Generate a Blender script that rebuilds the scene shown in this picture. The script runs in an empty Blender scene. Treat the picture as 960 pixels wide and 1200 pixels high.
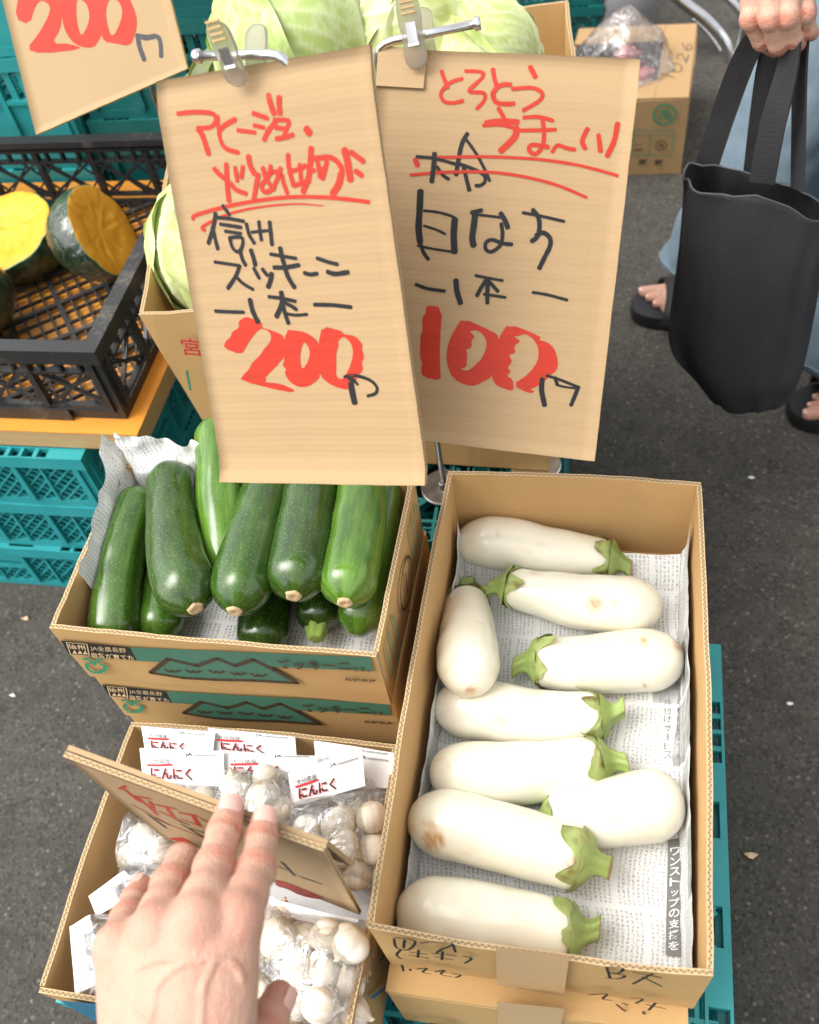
import bpy, bmesh, math, random
import numpy as np
from mathutils import Vector, Matrix, noise
from mathutils.geometry import tessellate_polygon
random.seed(7)
PI = math.pi
S = bpy.context.scene
COL = S.collection
# ------------------------------------------------------------------ camera
CAM = Vector((0, 0, 1.25))
RL = Vector((0.9791, 0.1608, -0.1264)).normalized()
FL = Vector((-0.1976, 0.5910, -0.7824)).normalized()
UL = RL.cross(FL).normalized(); RL = FL.cross(UL).normalized()
FP = 1129.82
cd = bpy.data.cameras.new('camera'); cam = bpy.data.objects.new('camera', cd); COL.objects.link(cam)
cam.matrix_world = Matrix(((RL.x, UL.x, -FL.x, CAM.x), (RL.y, UL.y, -FL.y, CAM.y), (RL.z, UL.z, -FL.z, CAM.z), (0, 0, 0, 1)))
cd.sensor_fit = 'HORIZONTAL'; cd.sensor_width = 36; cd.lens = FP / 960 * 36
cd.clip_start = 0.02; cd.clip_end = 500
cd.dof.use_dof = True; cd.dof.focus_distance = 0.86; cd.dof.aperture_fstop = 9.0
S.camera = cam
# ------------------------------------------------------------------ world, sun, exposure
SUN_EL, SUN_AZ = math.radians(57), math.radians(-112)     # azimuth from +Y, towards +X
w = bpy.data.worlds.new('World'); S.world = w; w.use_nodes = True
nt = w.node_tree; bg = nt.nodes['Background']
sky = nt.nodes.new('ShaderNodeTexSky'); sky.sky_type = 'NISHITA'; sky.sun_disc = False
sky.sun_elevation = SUN_EL; sky.sun_rotation = SUN_AZ
sky.air_density = 1.0; sky.dust_density = 4.0; sky.ozone_density = 1.0
hs = nt.nodes.new('ShaderNodeHueSaturation'); hs.inputs['Saturation'].default_value = 0.08
nt.links.new(sky.outputs[0], hs.inputs['Color']); nt.links.new(hs.outputs[0], bg.inputs[0])
bg.inputs[1].default_value = 0.15
sl = bpy.data.lights.new('sun', 'SUN'); so = bpy.data.objects.new('sun', sl); COL.objects.link(so)
sl.energy = 0.58; sl.angle = math.radians(45); sl.color = (1.0, 0.93, 0.80)
sd_ = Vector((math.sin(SUN_AZ) * math.cos(SUN_EL), math.cos(SUN_AZ) * math.cos(SUN_EL), math.sin(SUN_EL)))
so.rotation_euler = sd_.to_track_quat('Z', 'Y').to_euler(); so.location = sd_ * 5
S.render.engine = 'CYCLES'
vs = S.view_settings; vs.view_transform = 'Standard'; vs.look = 'None'; vs.gamma = 1; vs.use_curve_mapping = False
vs.exposure = 1.26

# ------------------------------------------------------------------ measuring helpers: a sight line met with a real plane
def ray(x, y): return RL * ((x - 480) / FP) + UL * ((600 - y) / FP) + FL
def pz(x, y, z):
    d = ray(x, y); return CAM + d * ((z - CAM.z) / d.z)
def pp(x, y, P, n):
    d = ray(x, y); return CAM + d * ((Vector(P) - CAM).dot(n) / d.dot(n))
def pd(x, y, t): return CAM + ray(x, y) * t
def proj(P):
    d = Vector(P) - CAM; z = d.dot(FL); return 480 + FP * d.dot(RL) / z, 600 - FP * d.dot(UL) / z
# ------------------------------------------------------------------ materials
def lin(r, g, b):
    f = lambda c: c / 12.92 if c <= .04045 else ((c + .055) / 1.055) ** 2.4
    return (f(r / 255), f(g / 255), f(b / 255), 1)
class NM:
    def __init__(s, name, rough=.6, spec=.5):
        s.m = bpy.data.materials.new(name); s.m.use_nodes = True; s.t = s.m.node_tree
        s.b = s.t.nodes['Principled BSDF']; s.b.inputs['Roughness'].default_value = rough
        s.b.inputs['Specular IOR Level'].default_value = spec
    def n(s, typ, **kw):
        nd = s.t.nodes.new('ShaderNode' + typ)
        for k, v in kw.items():
            if k in nd.inputs.keys(): nd.inputs[k].default_value = v
            else: setattr(nd, k, v)
        return nd
    def l(s, a, b): s.t.links.new(a, b)
    def sock(s, v, inp):
        if hasattr(v, 'links') or isinstance(v, bpy.types.NodeSocket): s.l(v, inp)
        else: inp.default_value = v
    def math(s, op, a, b=0.0, c=0.0, clamp=False):
        nd = s.n('Math', operation=op, use_clamp=clamp)
        s.sock(a, nd.inputs[0]); s.sock(b, nd.inputs[1]); s.sock(c, nd.inputs[2]); return nd.outputs[0]
    def mix(s, f, a, b, blend='MIX'):
        nd = s.n('MixRGB', blend_type=blend); s.sock(f, nd.inputs[0]); s.sock(a, nd.inputs[1]); s.sock(b, nd.inputs[2]); return nd.outputs[0]
    def coord(s, kind='Object', scale=(1, 1, 1)):
        tc = s.n('TexCoord'); mp = s.n('Mapping'); mp.inputs['Scale'].default_value = scale
        s.l(tc.outputs[kind], mp.inputs[0]); return mp.outputs[0]
    def noise(s, co, scale, detail=3, rough=.5):
        nd = s.n('TexNoise', Scale=scale, Detail=detail, Roughness=rough); s.l(co, nd.inputs['Vector']); return nd.outputs['Fac']
    def ramp(s, f, stops):
        nd = s.n('ValToRGB'); e = nd.color_ramp.elements
        while len(e) < len(stops): e.new(.5)
        for i, (p, c) in enumerate(stops):
            e[i].position = p; e[i].color = c if len(c) == 4 else (*c, 1)
        s.l(f, nd.inputs[0]); return nd.outputs[0]
    def step(s, f, a, b):
        nd = s.n('MapRange', interpolation_type='SMOOTHSTEP'); s.sock(f, nd.inputs[0])
        nd.inputs[1].default_value = a; nd.inputs[2].default_value = b; return nd.outputs[0]
    def base(s, c):
        s.sock(c, s.b.inputs['Base Color'])
    def bump(s, h, strength=.3, dist=.002):
        nd = s.n('Bump', Strength=strength, Distance=dist); s.l(h, nd.inputs['Height']); s.l(nd.outputs[0], s.b.inputs['Normal']); return nd
M = {}
def plain(name, col, rough=.6, spec=.5, metal=0, var=.08, vscale=40):
    m = NM(name, rough, spec); co = m.coord()
    f = m.noise(co, vscale, 4)
    a = tuple(c * (1 - var) for c in col[:3]) + (1,); b = tuple(min(1, c * (1 + var)) for c in col[:3]) + (1,)
    m.base(m.mix(f, a, b)); m.b.inputs['Metallic'].default_value = metal; M[name] = m.m; return m
def cardboard(name, col, wave=0, bumpy=.25):
    m = NM(name, .72, .25); co = m.coord()
    fib = m.noise(m.coord(scale=(30, 220, 220) if not wave and name != 'sign_board_flat' else (120, 170, 120)), 4, 4, .65); big = m.noise(co, 9, 3); sp = m.noise(co, 700, 2)
    c1 = tuple(c * .88 for c in col) + (1,); c2 = tuple(min(1, c * 1.1) for c in col) + (1,)
    c = m.mix(m.math('MULTIPLY_ADD', fib, .55, m.math('MULTIPLY', big, .45)), c1, c2)
    c = m.mix(m.math('MULTIPLY', m.step(sp, .62, .75), .3), c, tuple(k * .6 for k in col) + (1,))
    st_ = m.noise(co, 5.5, 5, .7); c = m.mix(m.math('MULTIPLY', m.step(st_, .56, .76), .16), c, tuple(k * .62 for k in col) + (1,)); c = m.mix(m.math('MULTIPLY', m.step(m.noise(m.coord(scale=(60, 3, 8)), 3, 3, .6), .66, .74), .10), c, tuple(k * .6 for k in col) + (1,))
    m.base(c)
    if wave:
        sx = m.n('SeparateXYZ'); m.l(m.coord(), sx.inputs[0])
        wob = m.math('MULTIPLY_ADD', m.noise(co, 14, 3), .005, sx.outputs[1])
        wv = m.math('SINE', m.math('MULTIPLY', wob, 2 * PI / wave))
        wv2 = m.math('SINE', m.math('MULTIPLY', wob, 2 * PI / (wave * .32)))
        h = m.math('MULTIPLY_ADD', wv2, .35, m.math('MULTIPLY_ADD', m.noise(co, 30, 3), .8, wv))
        m.bump(h, .17, .0005)
    else:
        m.bump(m.math('MULTIPLY_ADD', fib, .5, big), bumpy, .0012)
    M[name] = m.m; return m
CB = (.52, .325, .135)
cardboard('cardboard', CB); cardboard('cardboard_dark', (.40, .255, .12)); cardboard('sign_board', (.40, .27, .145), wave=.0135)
cardboard('sign_board_flat', (.41, .282, .155)); cardboard('kraft_inner', (.55, .345, .15))
def cut_edge():
    m = NM('cut_edge', .8, .2); tc = m.n('TexCoord'); sx = m.n('SeparateXYZ'); m.l(tc.outputs['UV'], sx.inputs[0])
    u, v = sx.outputs[0], sx.outputs[1]
    ph = m.math('SINE', m.math('MULTIPLY', m.math('MULTIPLY_ADD', m.noise(tc.outputs['UV'], 30, 2), .004, u), 2 * PI / .0048))
    d = m.math('ABSOLUTE', m.math('SUBTRACT', m.math('SUBTRACT', v, .5), m.math('MULTIPLY', ph, .3)))
    fl = m.step(d, .1, .17)
    ed = m.step(m.math('ABSOLUTE', m.math('SUBTRACT', v, .5)), .27, .33)
    hole = m.math('MULTIPLY', fl, m.math('SUBTRACT', 1.0, ed))
    n = m.noise(tc.outputs['UV'], 120, 2)
    m.base(m.mix(m.math('MULTIPLY', hole, .72), m.mix(n, (.46, .32, .17, 1), (.62, .46, .27, 1)), (.055, .03, .012, 1)))
    M['cut_edge'] = m.m
cut_edge()
def ink(name, col, rough=.55):
    m = NM(name, rough, .3); co = m.coord(); f = m.noise(co, 260, 3); g = m.noise(co, 60, 2)
    h = m.noise(m.coord(scale=(7, 150, 7)), 1.6, 3, .6)
    m.base(m.mix(m.math('MULTIPLY_ADD', h, .62, m.math('MULTIPLY_ADD', f, .18, m.math('MULTIPLY', g, .2))), tuple(c * .72 for c in col) + (1,), tuple(min(1, c * 1.35) for c in col) + (1,))); M[name] = m.m
ink('red_marker', (.42, .027, .011)); ink('black_marker', (.011, .011, .012)); ink('grey_marker', (.05, .05, .055))
ink('print_green', (.055, .165, .11)); ink('print_brown', (.06, .038, .02)); ink('print_black', (.025, .022, .02)); ink('print_cream', (.62, .45, .26))
ink('print_red', (.5, .05, .045)); ink('print_blue', (.03, .16, .27)); ink('label_red', (.65, .03, .035)); ink('print_white', (.8, .8, .78))
ink('leaf_green', (.03, .24, .14)); ink('news_dark', (.17, .165, .155)); ink('news_grey', (.3, .3, .29)); ink('grey_text', (.3, .3, .3))
plain('label_card', (.80, .80, .81), .45, .4, var=.02)
def plastic(name, col, rough=.4, dirt=.25):
    m = NM(name, rough, .5); co = m.coord(); f = m.noise(co, 18, 5); g = m.noise(co, 160, 3)
    c = m.mix(f, tuple(k * .8 for k in col) + (1,), tuple(min(1, k * 1.2) for k in col) + (1,))
    dd = m.math('MULTIPLY', m.step(m.math('MULTIPLY_ADD', g, .4, m.math('MULTIPLY', f, .6)), .52, .72), dirt)
    c = m.mix(dd, c, (.28, .24, .19, 1)); m.base(c)
    m.sock(m.math('MULTIPLY_ADD', g, .3, rough - .12), m.b.inputs['Roughness']); m.bump(g, .08, .001); M[name] = m.m
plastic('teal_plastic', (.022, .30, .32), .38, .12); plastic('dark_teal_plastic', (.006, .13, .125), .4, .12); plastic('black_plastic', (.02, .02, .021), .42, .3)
plastic('rear_teal_plastic', (.02, .30, .31), .4, .1)  # bright teal of the crate stack behind the pumpkins
def orange_board():
    m = NM('orange_board', .38, .5); co = m.coord(scale=(6, 60, 60)); f = m.noise(co, 5, 4)
    m.base(m.mix(f, (.66, .255, .032, 1), (.78, .33, .05, 1))); m.bump(f, .1, .001); M['orange_board'] = m.m
    m = NM('ply_edge', .7, .3); co = m.coord(scale=(10, 10, 160)); f = m.noise(co, 4, 4)
    m.base(m.mix(f, (.36, .23, .10, 1), (.58, .40, .2, 1))); M['ply_edge'] = m.m
orange_board()
def chrome():
    m = NM('chrome', .16, .5); m.b.inputs['Metallic'].default_value = 1; co = m.coord()
    f = m.noise(co, 70, 4); m.base(m.mix(f, (.62, .62, .63, 1), (.8, .8, .81, 1))); m.sock(m.math('MULTIPLY_ADD', f, .25, .06), m.b.inputs['Roughness']); M['chrome'] = m.m
    m = NM('old_steel', .4, .5); m.b.inputs['Metallic'].default_value = .9; co = m.coord(); f = m.noise(co, 60, 5)
    m.base(m.mix(f, (.11, .1, .09, 1), (.36, .34, .31, 1))); m.sock(m.math('MULTIPLY_ADD', f, .4, .2), m.b.inputs['Roughness']); M['old_steel'] = m.m
chrome()
def clip_plastic():
    m = NM('clip_plastic', .3, .5); co = m.coord(); f = m.noise(co, 120, 3)
    m.base(m.mix(f, (.50, .47, .41, 1), (.66, .62, .55, 1))); m.b.inputs['Transmission Weight'].default_value = .82; m.b.inputs['IOR'].default_value = 1.3
    M['clip_plastic'] = m.m
clip_plastic()
def film(name='film', gl=.13, tint=(1, 1, 1, 1), haze=.05, crease_glint=.4):
    m = bpy.data.materials.new(name); m.use_nodes = True; t = m.node_tree; t.nodes.clear()
    o = t.nodes.new('ShaderNodeOutputMaterial'); tr = t.nodes.new('ShaderNodeBsdfTransparent'); tr.inputs[0].default_value = tint
    gs = t.nodes.new('ShaderNodeBsdfGlossy'); gs.inputs['Roughness'].default_value = .12
    df = t.nodes.new('ShaderNodeBsdfDiffuse'); df.inputs[0].default_value = (.8, .8, .8, 1) if name != 'tape_film' else (.72, .56, .42, 1)
    lw = t.nodes.new('ShaderNodeLayerWeight'); lw.inputs[0].default_value = .35
    tc = t.nodes.new('ShaderNodeTexCoord'); nz = t.nodes.new('ShaderNodeTexNoise'); nz.inputs['Scale'].default_value = 42; nz.inputs['Detail'].default_value = 4
    nz.inputs['Distortion'].default_value = 1.2
    t.links.new(tc.outputs['Object'], nz.inputs['Vector'])
    bp = t.nodes.new('ShaderNodeBump'); bp.inputs['Strength'].default_value = .9; bp.inputs['Distance'].default_value = .006
    t.links.new(nz.outputs[0], bp.inputs['Height']); t.links.new(bp.outputs[0], gs.inputs['Normal']); t.links.new(bp.outputs[0], lw.inputs['Normal'])
    ma = t.nodes.new('ShaderNodeMath'); ma.operation = 'MULTIPLY_ADD'; ma.inputs[1].default_value = .45; ma.inputs[2].default_value = gl
    t.links.new(lw.outputs['Fresnel'], ma.inputs[0])
    m1 = t.nodes.new('ShaderNodeMixShader'); m1.inputs[0].default_value = haze
    n2 = t.nodes.new('ShaderNodeTexNoise'); n2.inputs['Scale'].default_value = 24; n2.inputs['Detail'].default_value = 3; n2.inputs['Distortion'].default_value = 2.2; t.links.new(tc.outputs['Object'], n2.inputs['Vector'])
    q1 = t.nodes.new('ShaderNodeMath'); q1.operation = 'SUBTRACT'; q1.inputs[1].default_value = .5; t.links.new(n2.outputs[0], q1.inputs[0])
    q2 = t.nodes.new('ShaderNodeMath'); q2.operation = 'ABSOLUTE'; t.links.new(q1.outputs[0], q2.inputs[0])
    q3 = t.nodes.new('ShaderNodeMapRange'); q3.interpolation_type = 'SMOOTHSTEP'; q3.inputs[1].default_value = .004; q3.inputs[2].default_value = .022; q3.inputs[3].default_value = crease_glint; q3.inputs[4].default_value = haze; t.links.new(q2.outputs[0], q3.inputs[0]); t.links.new(q3.outputs[0], m1.inputs[0])  # whitish streaks along film creases: glints painted into the diffuse mix
    t.links.new(tr.outputs[0], m1.inputs[1]); t.links.new(df.outputs[0], m1.inputs[2])
    m2 = t.nodes.new('ShaderNodeMixShader'); t.links.new(ma.outputs[0], m2.inputs[0]); t.links.new(m1.outputs[0], m2.inputs[1]); t.links.new(gs.outputs[0], m2.inputs[2])
    t.links.new(m2.outputs[0], o.inputs[0]); M[name] = m
film('bag_film', .12, haze=.05, crease_glint=.42); film('wrap_film', .06, haze=.0, crease_glint=.10); plain('tape_film', (.55, .365, .19), .5, .2, var=.06, vscale=90)
def asphalt():
    m = NM('asphalt', .85, .3); co = m.coord()
    v = m.n('TexVoronoi', Scale=260); m.l(co, v.inputs['Vector']); v2 = m.n('TexVoronoi', Scale=95); m.l(co, v2.inputs['Vector'])
    big = m.noise(co, 3.5, 4); mid = m.noise(co, 22, 5, .7); fine = m.noise(co, 500, 3)
    c = m.mix(big, (.056, .051, .043, 1), (.092, .084, .071, 1)); c = m.mix(m.step(mid, .35, .75), c, (.046, .042, .035, 1))
    cs = m.n('SeparateColor'); m.l(v.outputs['Color'], cs.inputs[0])
    c = m.mix(m.math('MULTIPLY', m.step(cs.outputs[0], .72, .98), .55), c, (.125, .115, .098, 1))
    c = m.mix(m.math('MULTIPLY', m.step(cs.outputs[1], .7, .95), .6), c, (.025, .024, .023, 1))
    cs2 = m.n('SeparateColor'); m.l(v2.outputs['Color'], cs2.inputs[0])
    pale = m.math('MULTIPLY', m.step(cs2.outputs[2], .9, .97), m.math('SUBTRACT', 1.0, m.step(v2.outputs['Distance'], .12, .3)))
    c = m.mix(m.math('MULTIPLY', m.step(m.noise(co, 1.6, 6, .65), .5, .68), .35), c, (.035, .032, .028, 1)); c = m.mix(m.math('MULTIPLY', pale, .6), c, (.22, .195, .16, 1)); m.base(c)
    m.bump(m.math('MULTIPLY_ADD', v.outputs['Distance'], .8, fine), .38, .003); M['asphalt'] = m.m
asphalt()
def newsprint(name, paper=(.72, .72, .705), inkc=(.14, .14, .14), amt=.7):
    m = NM(name, .85, .15); tc = m.n('TexCoord'); uv = tc.outputs['UV']
    sx = m.n('SeparateXYZ'); m.l(uv, sx.inputs[0]); u, v = sx.outputs[0], sx.outputs[1]
    br = m.n('TexBrick', Scale=1.0); br.inputs['Brick Width'].default_value = .046; br.inputs['Row Height'].default_value = .062; br.inputs['Mortar Size'].default_value = .0022
    br.inputs['Color1'].default_value = (0, 0, 0, 1); br.inputs['Color2'].default_value = (1, 1, 1, 1); br.inputs['Mortar'].default_value = (.5, .5, .5, 1); br.inputs['Mortar Smooth'].default_value = 0
    m.l(uv, br.inputs['Vector'])
    colband = m.math('FRACT', m.math('MULTIPLY', u, 1 / .0042))
    inb = m.math('MULTIPLY', m.step(colband, .16, .24), m.math('SUBTRACT', 1.0, m.step(colband, .76, .84)))
    vv = m.math('FRACT', m.math('MULTIPLY', v, 1 / .0033)); gap = m.step(vv, .1, .25)
    ch = m.n('TexNoise', Scale=620, Detail=2); m.l(uv, ch.inputs['Vector'])
    mark = m.math('MULTIPLY', m.math('MULTIPLY', inb, gap), m.step(ch.outputs[0], .43, .55))
    notgap = m.math('SUBTRACT', 1.0, br.outputs['Fac'])
    mark = m.math('MULTIPLY', mark, notgap)
    sel = m.n('SeparateColor'); m.l(br.outputs['Color'], sel.inputs[0])
    pic = m.math('MULTIPLY', m.step(sel.outputs[0], .86, .88), notgap)
    pn = m.noise(uv, 70, 4)
    pap = m.mix(m.noise(uv, 16, 3), tuple(c * .93 for c in paper) + (1,), tuple(c * 1.05 for c in paper) + (1,))
    c = m.mix(m.math('MULTIPLY', mark, amt), pap, inkc + (1,))
    c = m.mix(m.math('MULTIPLY', pic, .8), c, m.ramp(pn, [(.3, (.16, .16, .16)), (.7, (.5, .5, .49))])); m.base(c)
    m.bump(m.noise(uv, 40, 4), .25, .002); M[name] = m.m
newsprint('newsprint'); newsprint('newsprint_pale', (.74, .74, .725), (.18, .18, .18), .62); newsprint('newsprint_white', (.88, .88, .87), (.3, .3, .3), .6)
def zucchini_mat():
    m = NM('zucchini_skin', .18, .6); tc = m.n('TexCoord'); oi = m.n('ObjectInfo')
    mp = m.n('Mapping'); m.l(tc.outputs['UV'], mp.inputs[0]); mp.inputs['Scale'].default_value = (9, 1.2, 1)
    st = m.noise(mp.outputs[0], 2.2, 4, .6); co = m.coord()
    big = m.noise(co, 22, 3); sp = m.n('TexVoronoi', Scale=560); m.l(co, sp.inputs['Vector'])
    f = m.math('MULTIPLY_ADD', st, .65, m.math('MULTIPLY', big, .35))
    dark = m.mix(1.0, oi.outputs['Color'], (.40, .48, .33, 1), 'MULTIPLY')
    c = m.mix(m.step(f, .36, .66), dark, oi.outputs['Color'])
    c = m.mix(m.math('MULTIPLY', m.step(f, .58, .8), .35), c, (.17, .26, .05, 1))
    sc_ = m.n('SeparateColor'); m.l(sp.outputs['Color'], sc_.inputs[0])
    dots = m.math('MULTIPLY', m.math('SUBTRACT', 1.0, m.step(sp.outputs['Distance'], .15, .38)), m.step(sc_.outputs[0], .35, .8))
    c = m.mix(m.math('MULTIPLY', dots, .55), c, (.26, .34, .10, 1))
    scr = m.noise(m.coord(scale=(1, 1, 1)), 60, 5, .7); c = m.mix(m.math('MULTIPLY', m.step(scr, .66, .74), .25), c, (.33, .34, .16, 1))
    m.base(c); m.bump(m.math('MULTIPLY_ADD', dots, .4, st), .12, .0015)
    m.sock(m.math('MULTIPLY_ADD', big, .16, .09), m.b.inputs['Roughness']); M['zucchini_skin'] = m.m
    m.b.inputs['Coat Weight'].default_value = .25; m.b.inputs['Coat Roughness'].default_value = .2
zucchini_mat()
plain('stem_cut', (.55, .40, .22), .8, .2, var=.35, vscale=220); plain('stem_lime', (.28, .40, .08), .6, .3, var=.3, vscale=160)
def vcol_mat(name, rough, attr='Col', sub=0, bumpscale=0, bstr=.1, subcol=None, spec=.5, scale=1.0):
    m = NM(name, rough, spec); at = m.n('Attribute', attribute_name=attr); co = m.coord(); f = m.noise(co, 90, 4)
    c = m.mix(.5, at.outputs['Color'], m.mix(f, (.42, .42, .42, 1), (.58, .58, .58, 1)), 'OVERLAY'); m.base(c)
    if sub:
        m.b.inputs['Subsurface Weight'].default_value = sub; m.b.inputs['Subsurface Radius'].default_value = subcol or (1, .3, .15); m.b.inputs['Subsurface Scale'].default_value = .004 * scale
    if bumpscale: m.bump(m.noise(co, bumpscale, 4, .6), bstr, .001)
    M[name] = m.m; return m
vcol_mat('eggplant_skin', .24, sub=.25, subcol=(1, .9, .6), bumpscale=25, bstr=.05, scale=1)
M['eggplant_skin'].node_tree.nodes['Principled BSDF'].inputs['Coat Weight'].default_value = .35
vcol_mat('calyx_skin', .55, bumpscale=260, bstr=.5); vcol_mat('cabbage_leaf', .42, bumpscale=130, bstr=.3)
vcol_mat('garlic_skin', .55, sub=.15, subcol=(1, .85, .6), bumpscale=160, bstr=.25)
def skin():
    m = NM('skin', .5, .35); at = m.n('Attribute', attribute_name='Col'); co = m.coord()
    v = m.n('TexVoronoi', Scale=900); m.l(co, v.inputs['Vector']); f = m.noise(co, 60, 5, .65); g = m.noise(co, 420, 3); wr = m.noise(m.coord(scale=(1, .35, .6)), 260, 4, .6)
    c = m.mix(m.math('MULTIPLY', m.step(f, .45, .75), .45), at.outputs['Color'], (.55, .21, .15, 1))
    c = m.mix(m.math('MULTIPLY', m.step(f, .25, .45), .0), c, (.7, .45, .33, 1)); m.base(c)
    m.b.inputs['Subsurface Weight'].default_value = .15; m.b.inputs['Subsurface Radius'].default_value = (1, .28, .14); m.b.inputs['Subsurface Scale'].default_value = .003
    m.bump(m.math('MULTIPLY_ADD', v.outputs['Distance'], .7, m.math('MULTIPLY_ADD', f, 1.2, m.math('MULTIPLY_ADD', wr, 1.3, g))), .5, .0014); M['skin'] = m.m
skin()
plain('nail', (.70, .42, .36), .22, .5, var=.05)
def pumpkin_mats():
    m = NM('pumpkin_skin', .4, .5); co = m.coord(); f = m.noise(co, 28, 5, .65); v = m.n('TexVoronoi', Scale=75); m.l(co, v.inputs['Vector'])
    c = m.mix(m.step(f, .38, .7), (.010, .028, .008, 1), (.04, .075, .022, 1)); c = m.mix(m.math('MULTIPLY', m.step(f, .62, .8), .5), c, (.2, .2, .08, 1))
    m.base(c); m.bump(m.math('ADD', f, v.outputs['Distance']), .35, .002); M['pumpkin_skin'] = m.m
    m = NM('pumpkin_flesh', .5, .4); co = m.coord(); f = m.noise(co, 45, 5, .6); g = m.noise(co, 12, 2)
    c = m.mix(f, (.76, .33, .010, 1), (.86, .43, .03, 1)); c = m.mix(m.math('MULTIPLY', m.step(g, .5, .7), .45), c, (.68, .25, .008, 1)); m.base(c); m.bump(f, .5, .002); M['pumpkin_flesh'] = m.m
pumpkin_mats()
def cloth(name, col, scale, var, weave=1400):
    m = NM(name, .9, .15); co = m.coord(); f = m.noise(co, scale, 5, .65); g = m.noise(m.coord(scale=(1, 1, .25)), weave * .5, 2)
    c = m.mix(m.math('MULTIPLY_ADD', g, .5, m.math('MULTIPLY', f, .6)), tuple(k * (1 - var) for k in col) + (1,), tuple(min(1, k * (1 + var)) for k in col) + (1,)); m.base(c)
    fold = m.noise(m.coord(scale=(1, 1, .3)), 13, 3, .5); m.bump(m.math('MULTIPLY_ADD', fold, 22.0, g), .45, .0011); M[name] = m.m
cloth('denim', (.165, .22, .265), 22, .45); cloth('canvas_black', (.036, .036, .039), 20, .35); cloth('shirt', (.5, .5, .48), 10, .1)
plain('canvas_seam', (.1, .1, .105), .9, .2); plain('sandal_black', (.012, .012, .013), .5, .4, var=.2)
plain('bulb_onion', (.35, .09, .09), .35, .5, var=.4, vscale=60); plain('grey_jug', (.16, .16, .165), .5, .4, var=.15)
plain('dark_inside', (.03, .02, .014), .9, .1)
# ------------------------------------------------------------------ mesh helpers
class MB:
    def __init__(s): s.v = []; s.f = []; s.mi = []; s.uv = []
    def add(s, vs_, fs, mi=0, uvs=None):
        o = len(s.v); s.v += [tuple(p) for p in vs_]
        for k, f in enumerate(fs):
            s.f.append([i + o for i in f]); s.mi.append(mi if isinstance(mi, int) else mi[k]); s.uv.append(uvs[k] if uvs else [(0, 0)] * len(f))
        return s
    def box(s, c, d, mi=0, R=None):
        v = []
        for z in (-.5, .5):
            for x, y in ((-.5, -.5), (.5, -.5), (.5, .5), (-.5, .5)):
                p = Vector((x * d[0], y * d[1], z * d[2]))
                if R: p = R @ p
                v.append(p + Vector(c))
        return s.add(v, [(3, 2, 1, 0), (4, 5, 6, 7), (0, 1, 5, 4), (1, 2, 6, 5), (2, 3, 7, 6), (3, 0, 4, 7)], mi)
    def b2(s, x0, x1, y0, y1, z0, z1, mi=0): return s.box(((x0 + x1) / 2, (y0 + y1) / 2, (z0 + z1) / 2), (abs(x1 - x0), abs(y1 - y0), abs(z1 - z0)), mi)
    def bar(s, p, q, wd, ht, up=(0, 0, 1), mi=0):
        p, q = Vector(p), Vector(q); d = q - p; L = d.length; d.normalize(); u = Vector(up); sd = d.cross(u).normalized(); u = sd.cross(d)
        R = Matrix((d, sd, u)).transposed(); return s.box((p + q) / 2, (L, wd, ht), mi, R)
    def tube(s, path, r, n=12, mi=0, cap=True):
        path = [Vector(p) for p in path]; rs = r if isinstance(r, (list, tuple)) else [r] * len(path)
        u = None; v = []
        for i, p in enumerate(path):
            t = (path[min(i + 1, len(path) - 1)] - path[max(i - 1, 0)]).normalized()
            if u is None: u = t.orthogonal().normalized()
            u = (u - t * u.dot(t)).normalized(); b = t.cross(u)
            for k in range(n):
                a = 2 * PI * k / n; v.append(p + (u * math.cos(a) + b * math.sin(a)) * rs[i])
        f = []
        for i in range(len(path) - 1):
            for k in range(n):
                f.append((i * n + k, i * n + (k + 1) % n, (i + 1) * n + (k + 1) % n, (i + 1) * n + k))
        if cap: f.append(tuple(range(n))[::-1]); f.append(tuple((len(path) - 1) * n + k for k in range(n)))
        return s.add(v, f, mi)
    def lathe(s, prof, n=24, c=(0, 0, 0), mi=0, R=None):
        v = []
        for r, z in prof:
            for k in range(n):
                a = 2 * PI * k / n; p = Vector((r * math.cos(a), r * math.sin(a), z))
                if R: p = R @ p
                v.append(p + Vector(c))
        f = [(i * n + k, i * n + (k + 1) % n, (i + 1) * n + (k + 1) % n, (i + 1) * n + k) for i in range(len(prof) - 1) for k in range(n)]
        f.append(tuple(range(n))[::-1]); f.append(tuple((len(prof) - 1) * n + k for k in range(n)))
        return s.add(v, f, mi)
WM = {}
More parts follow.
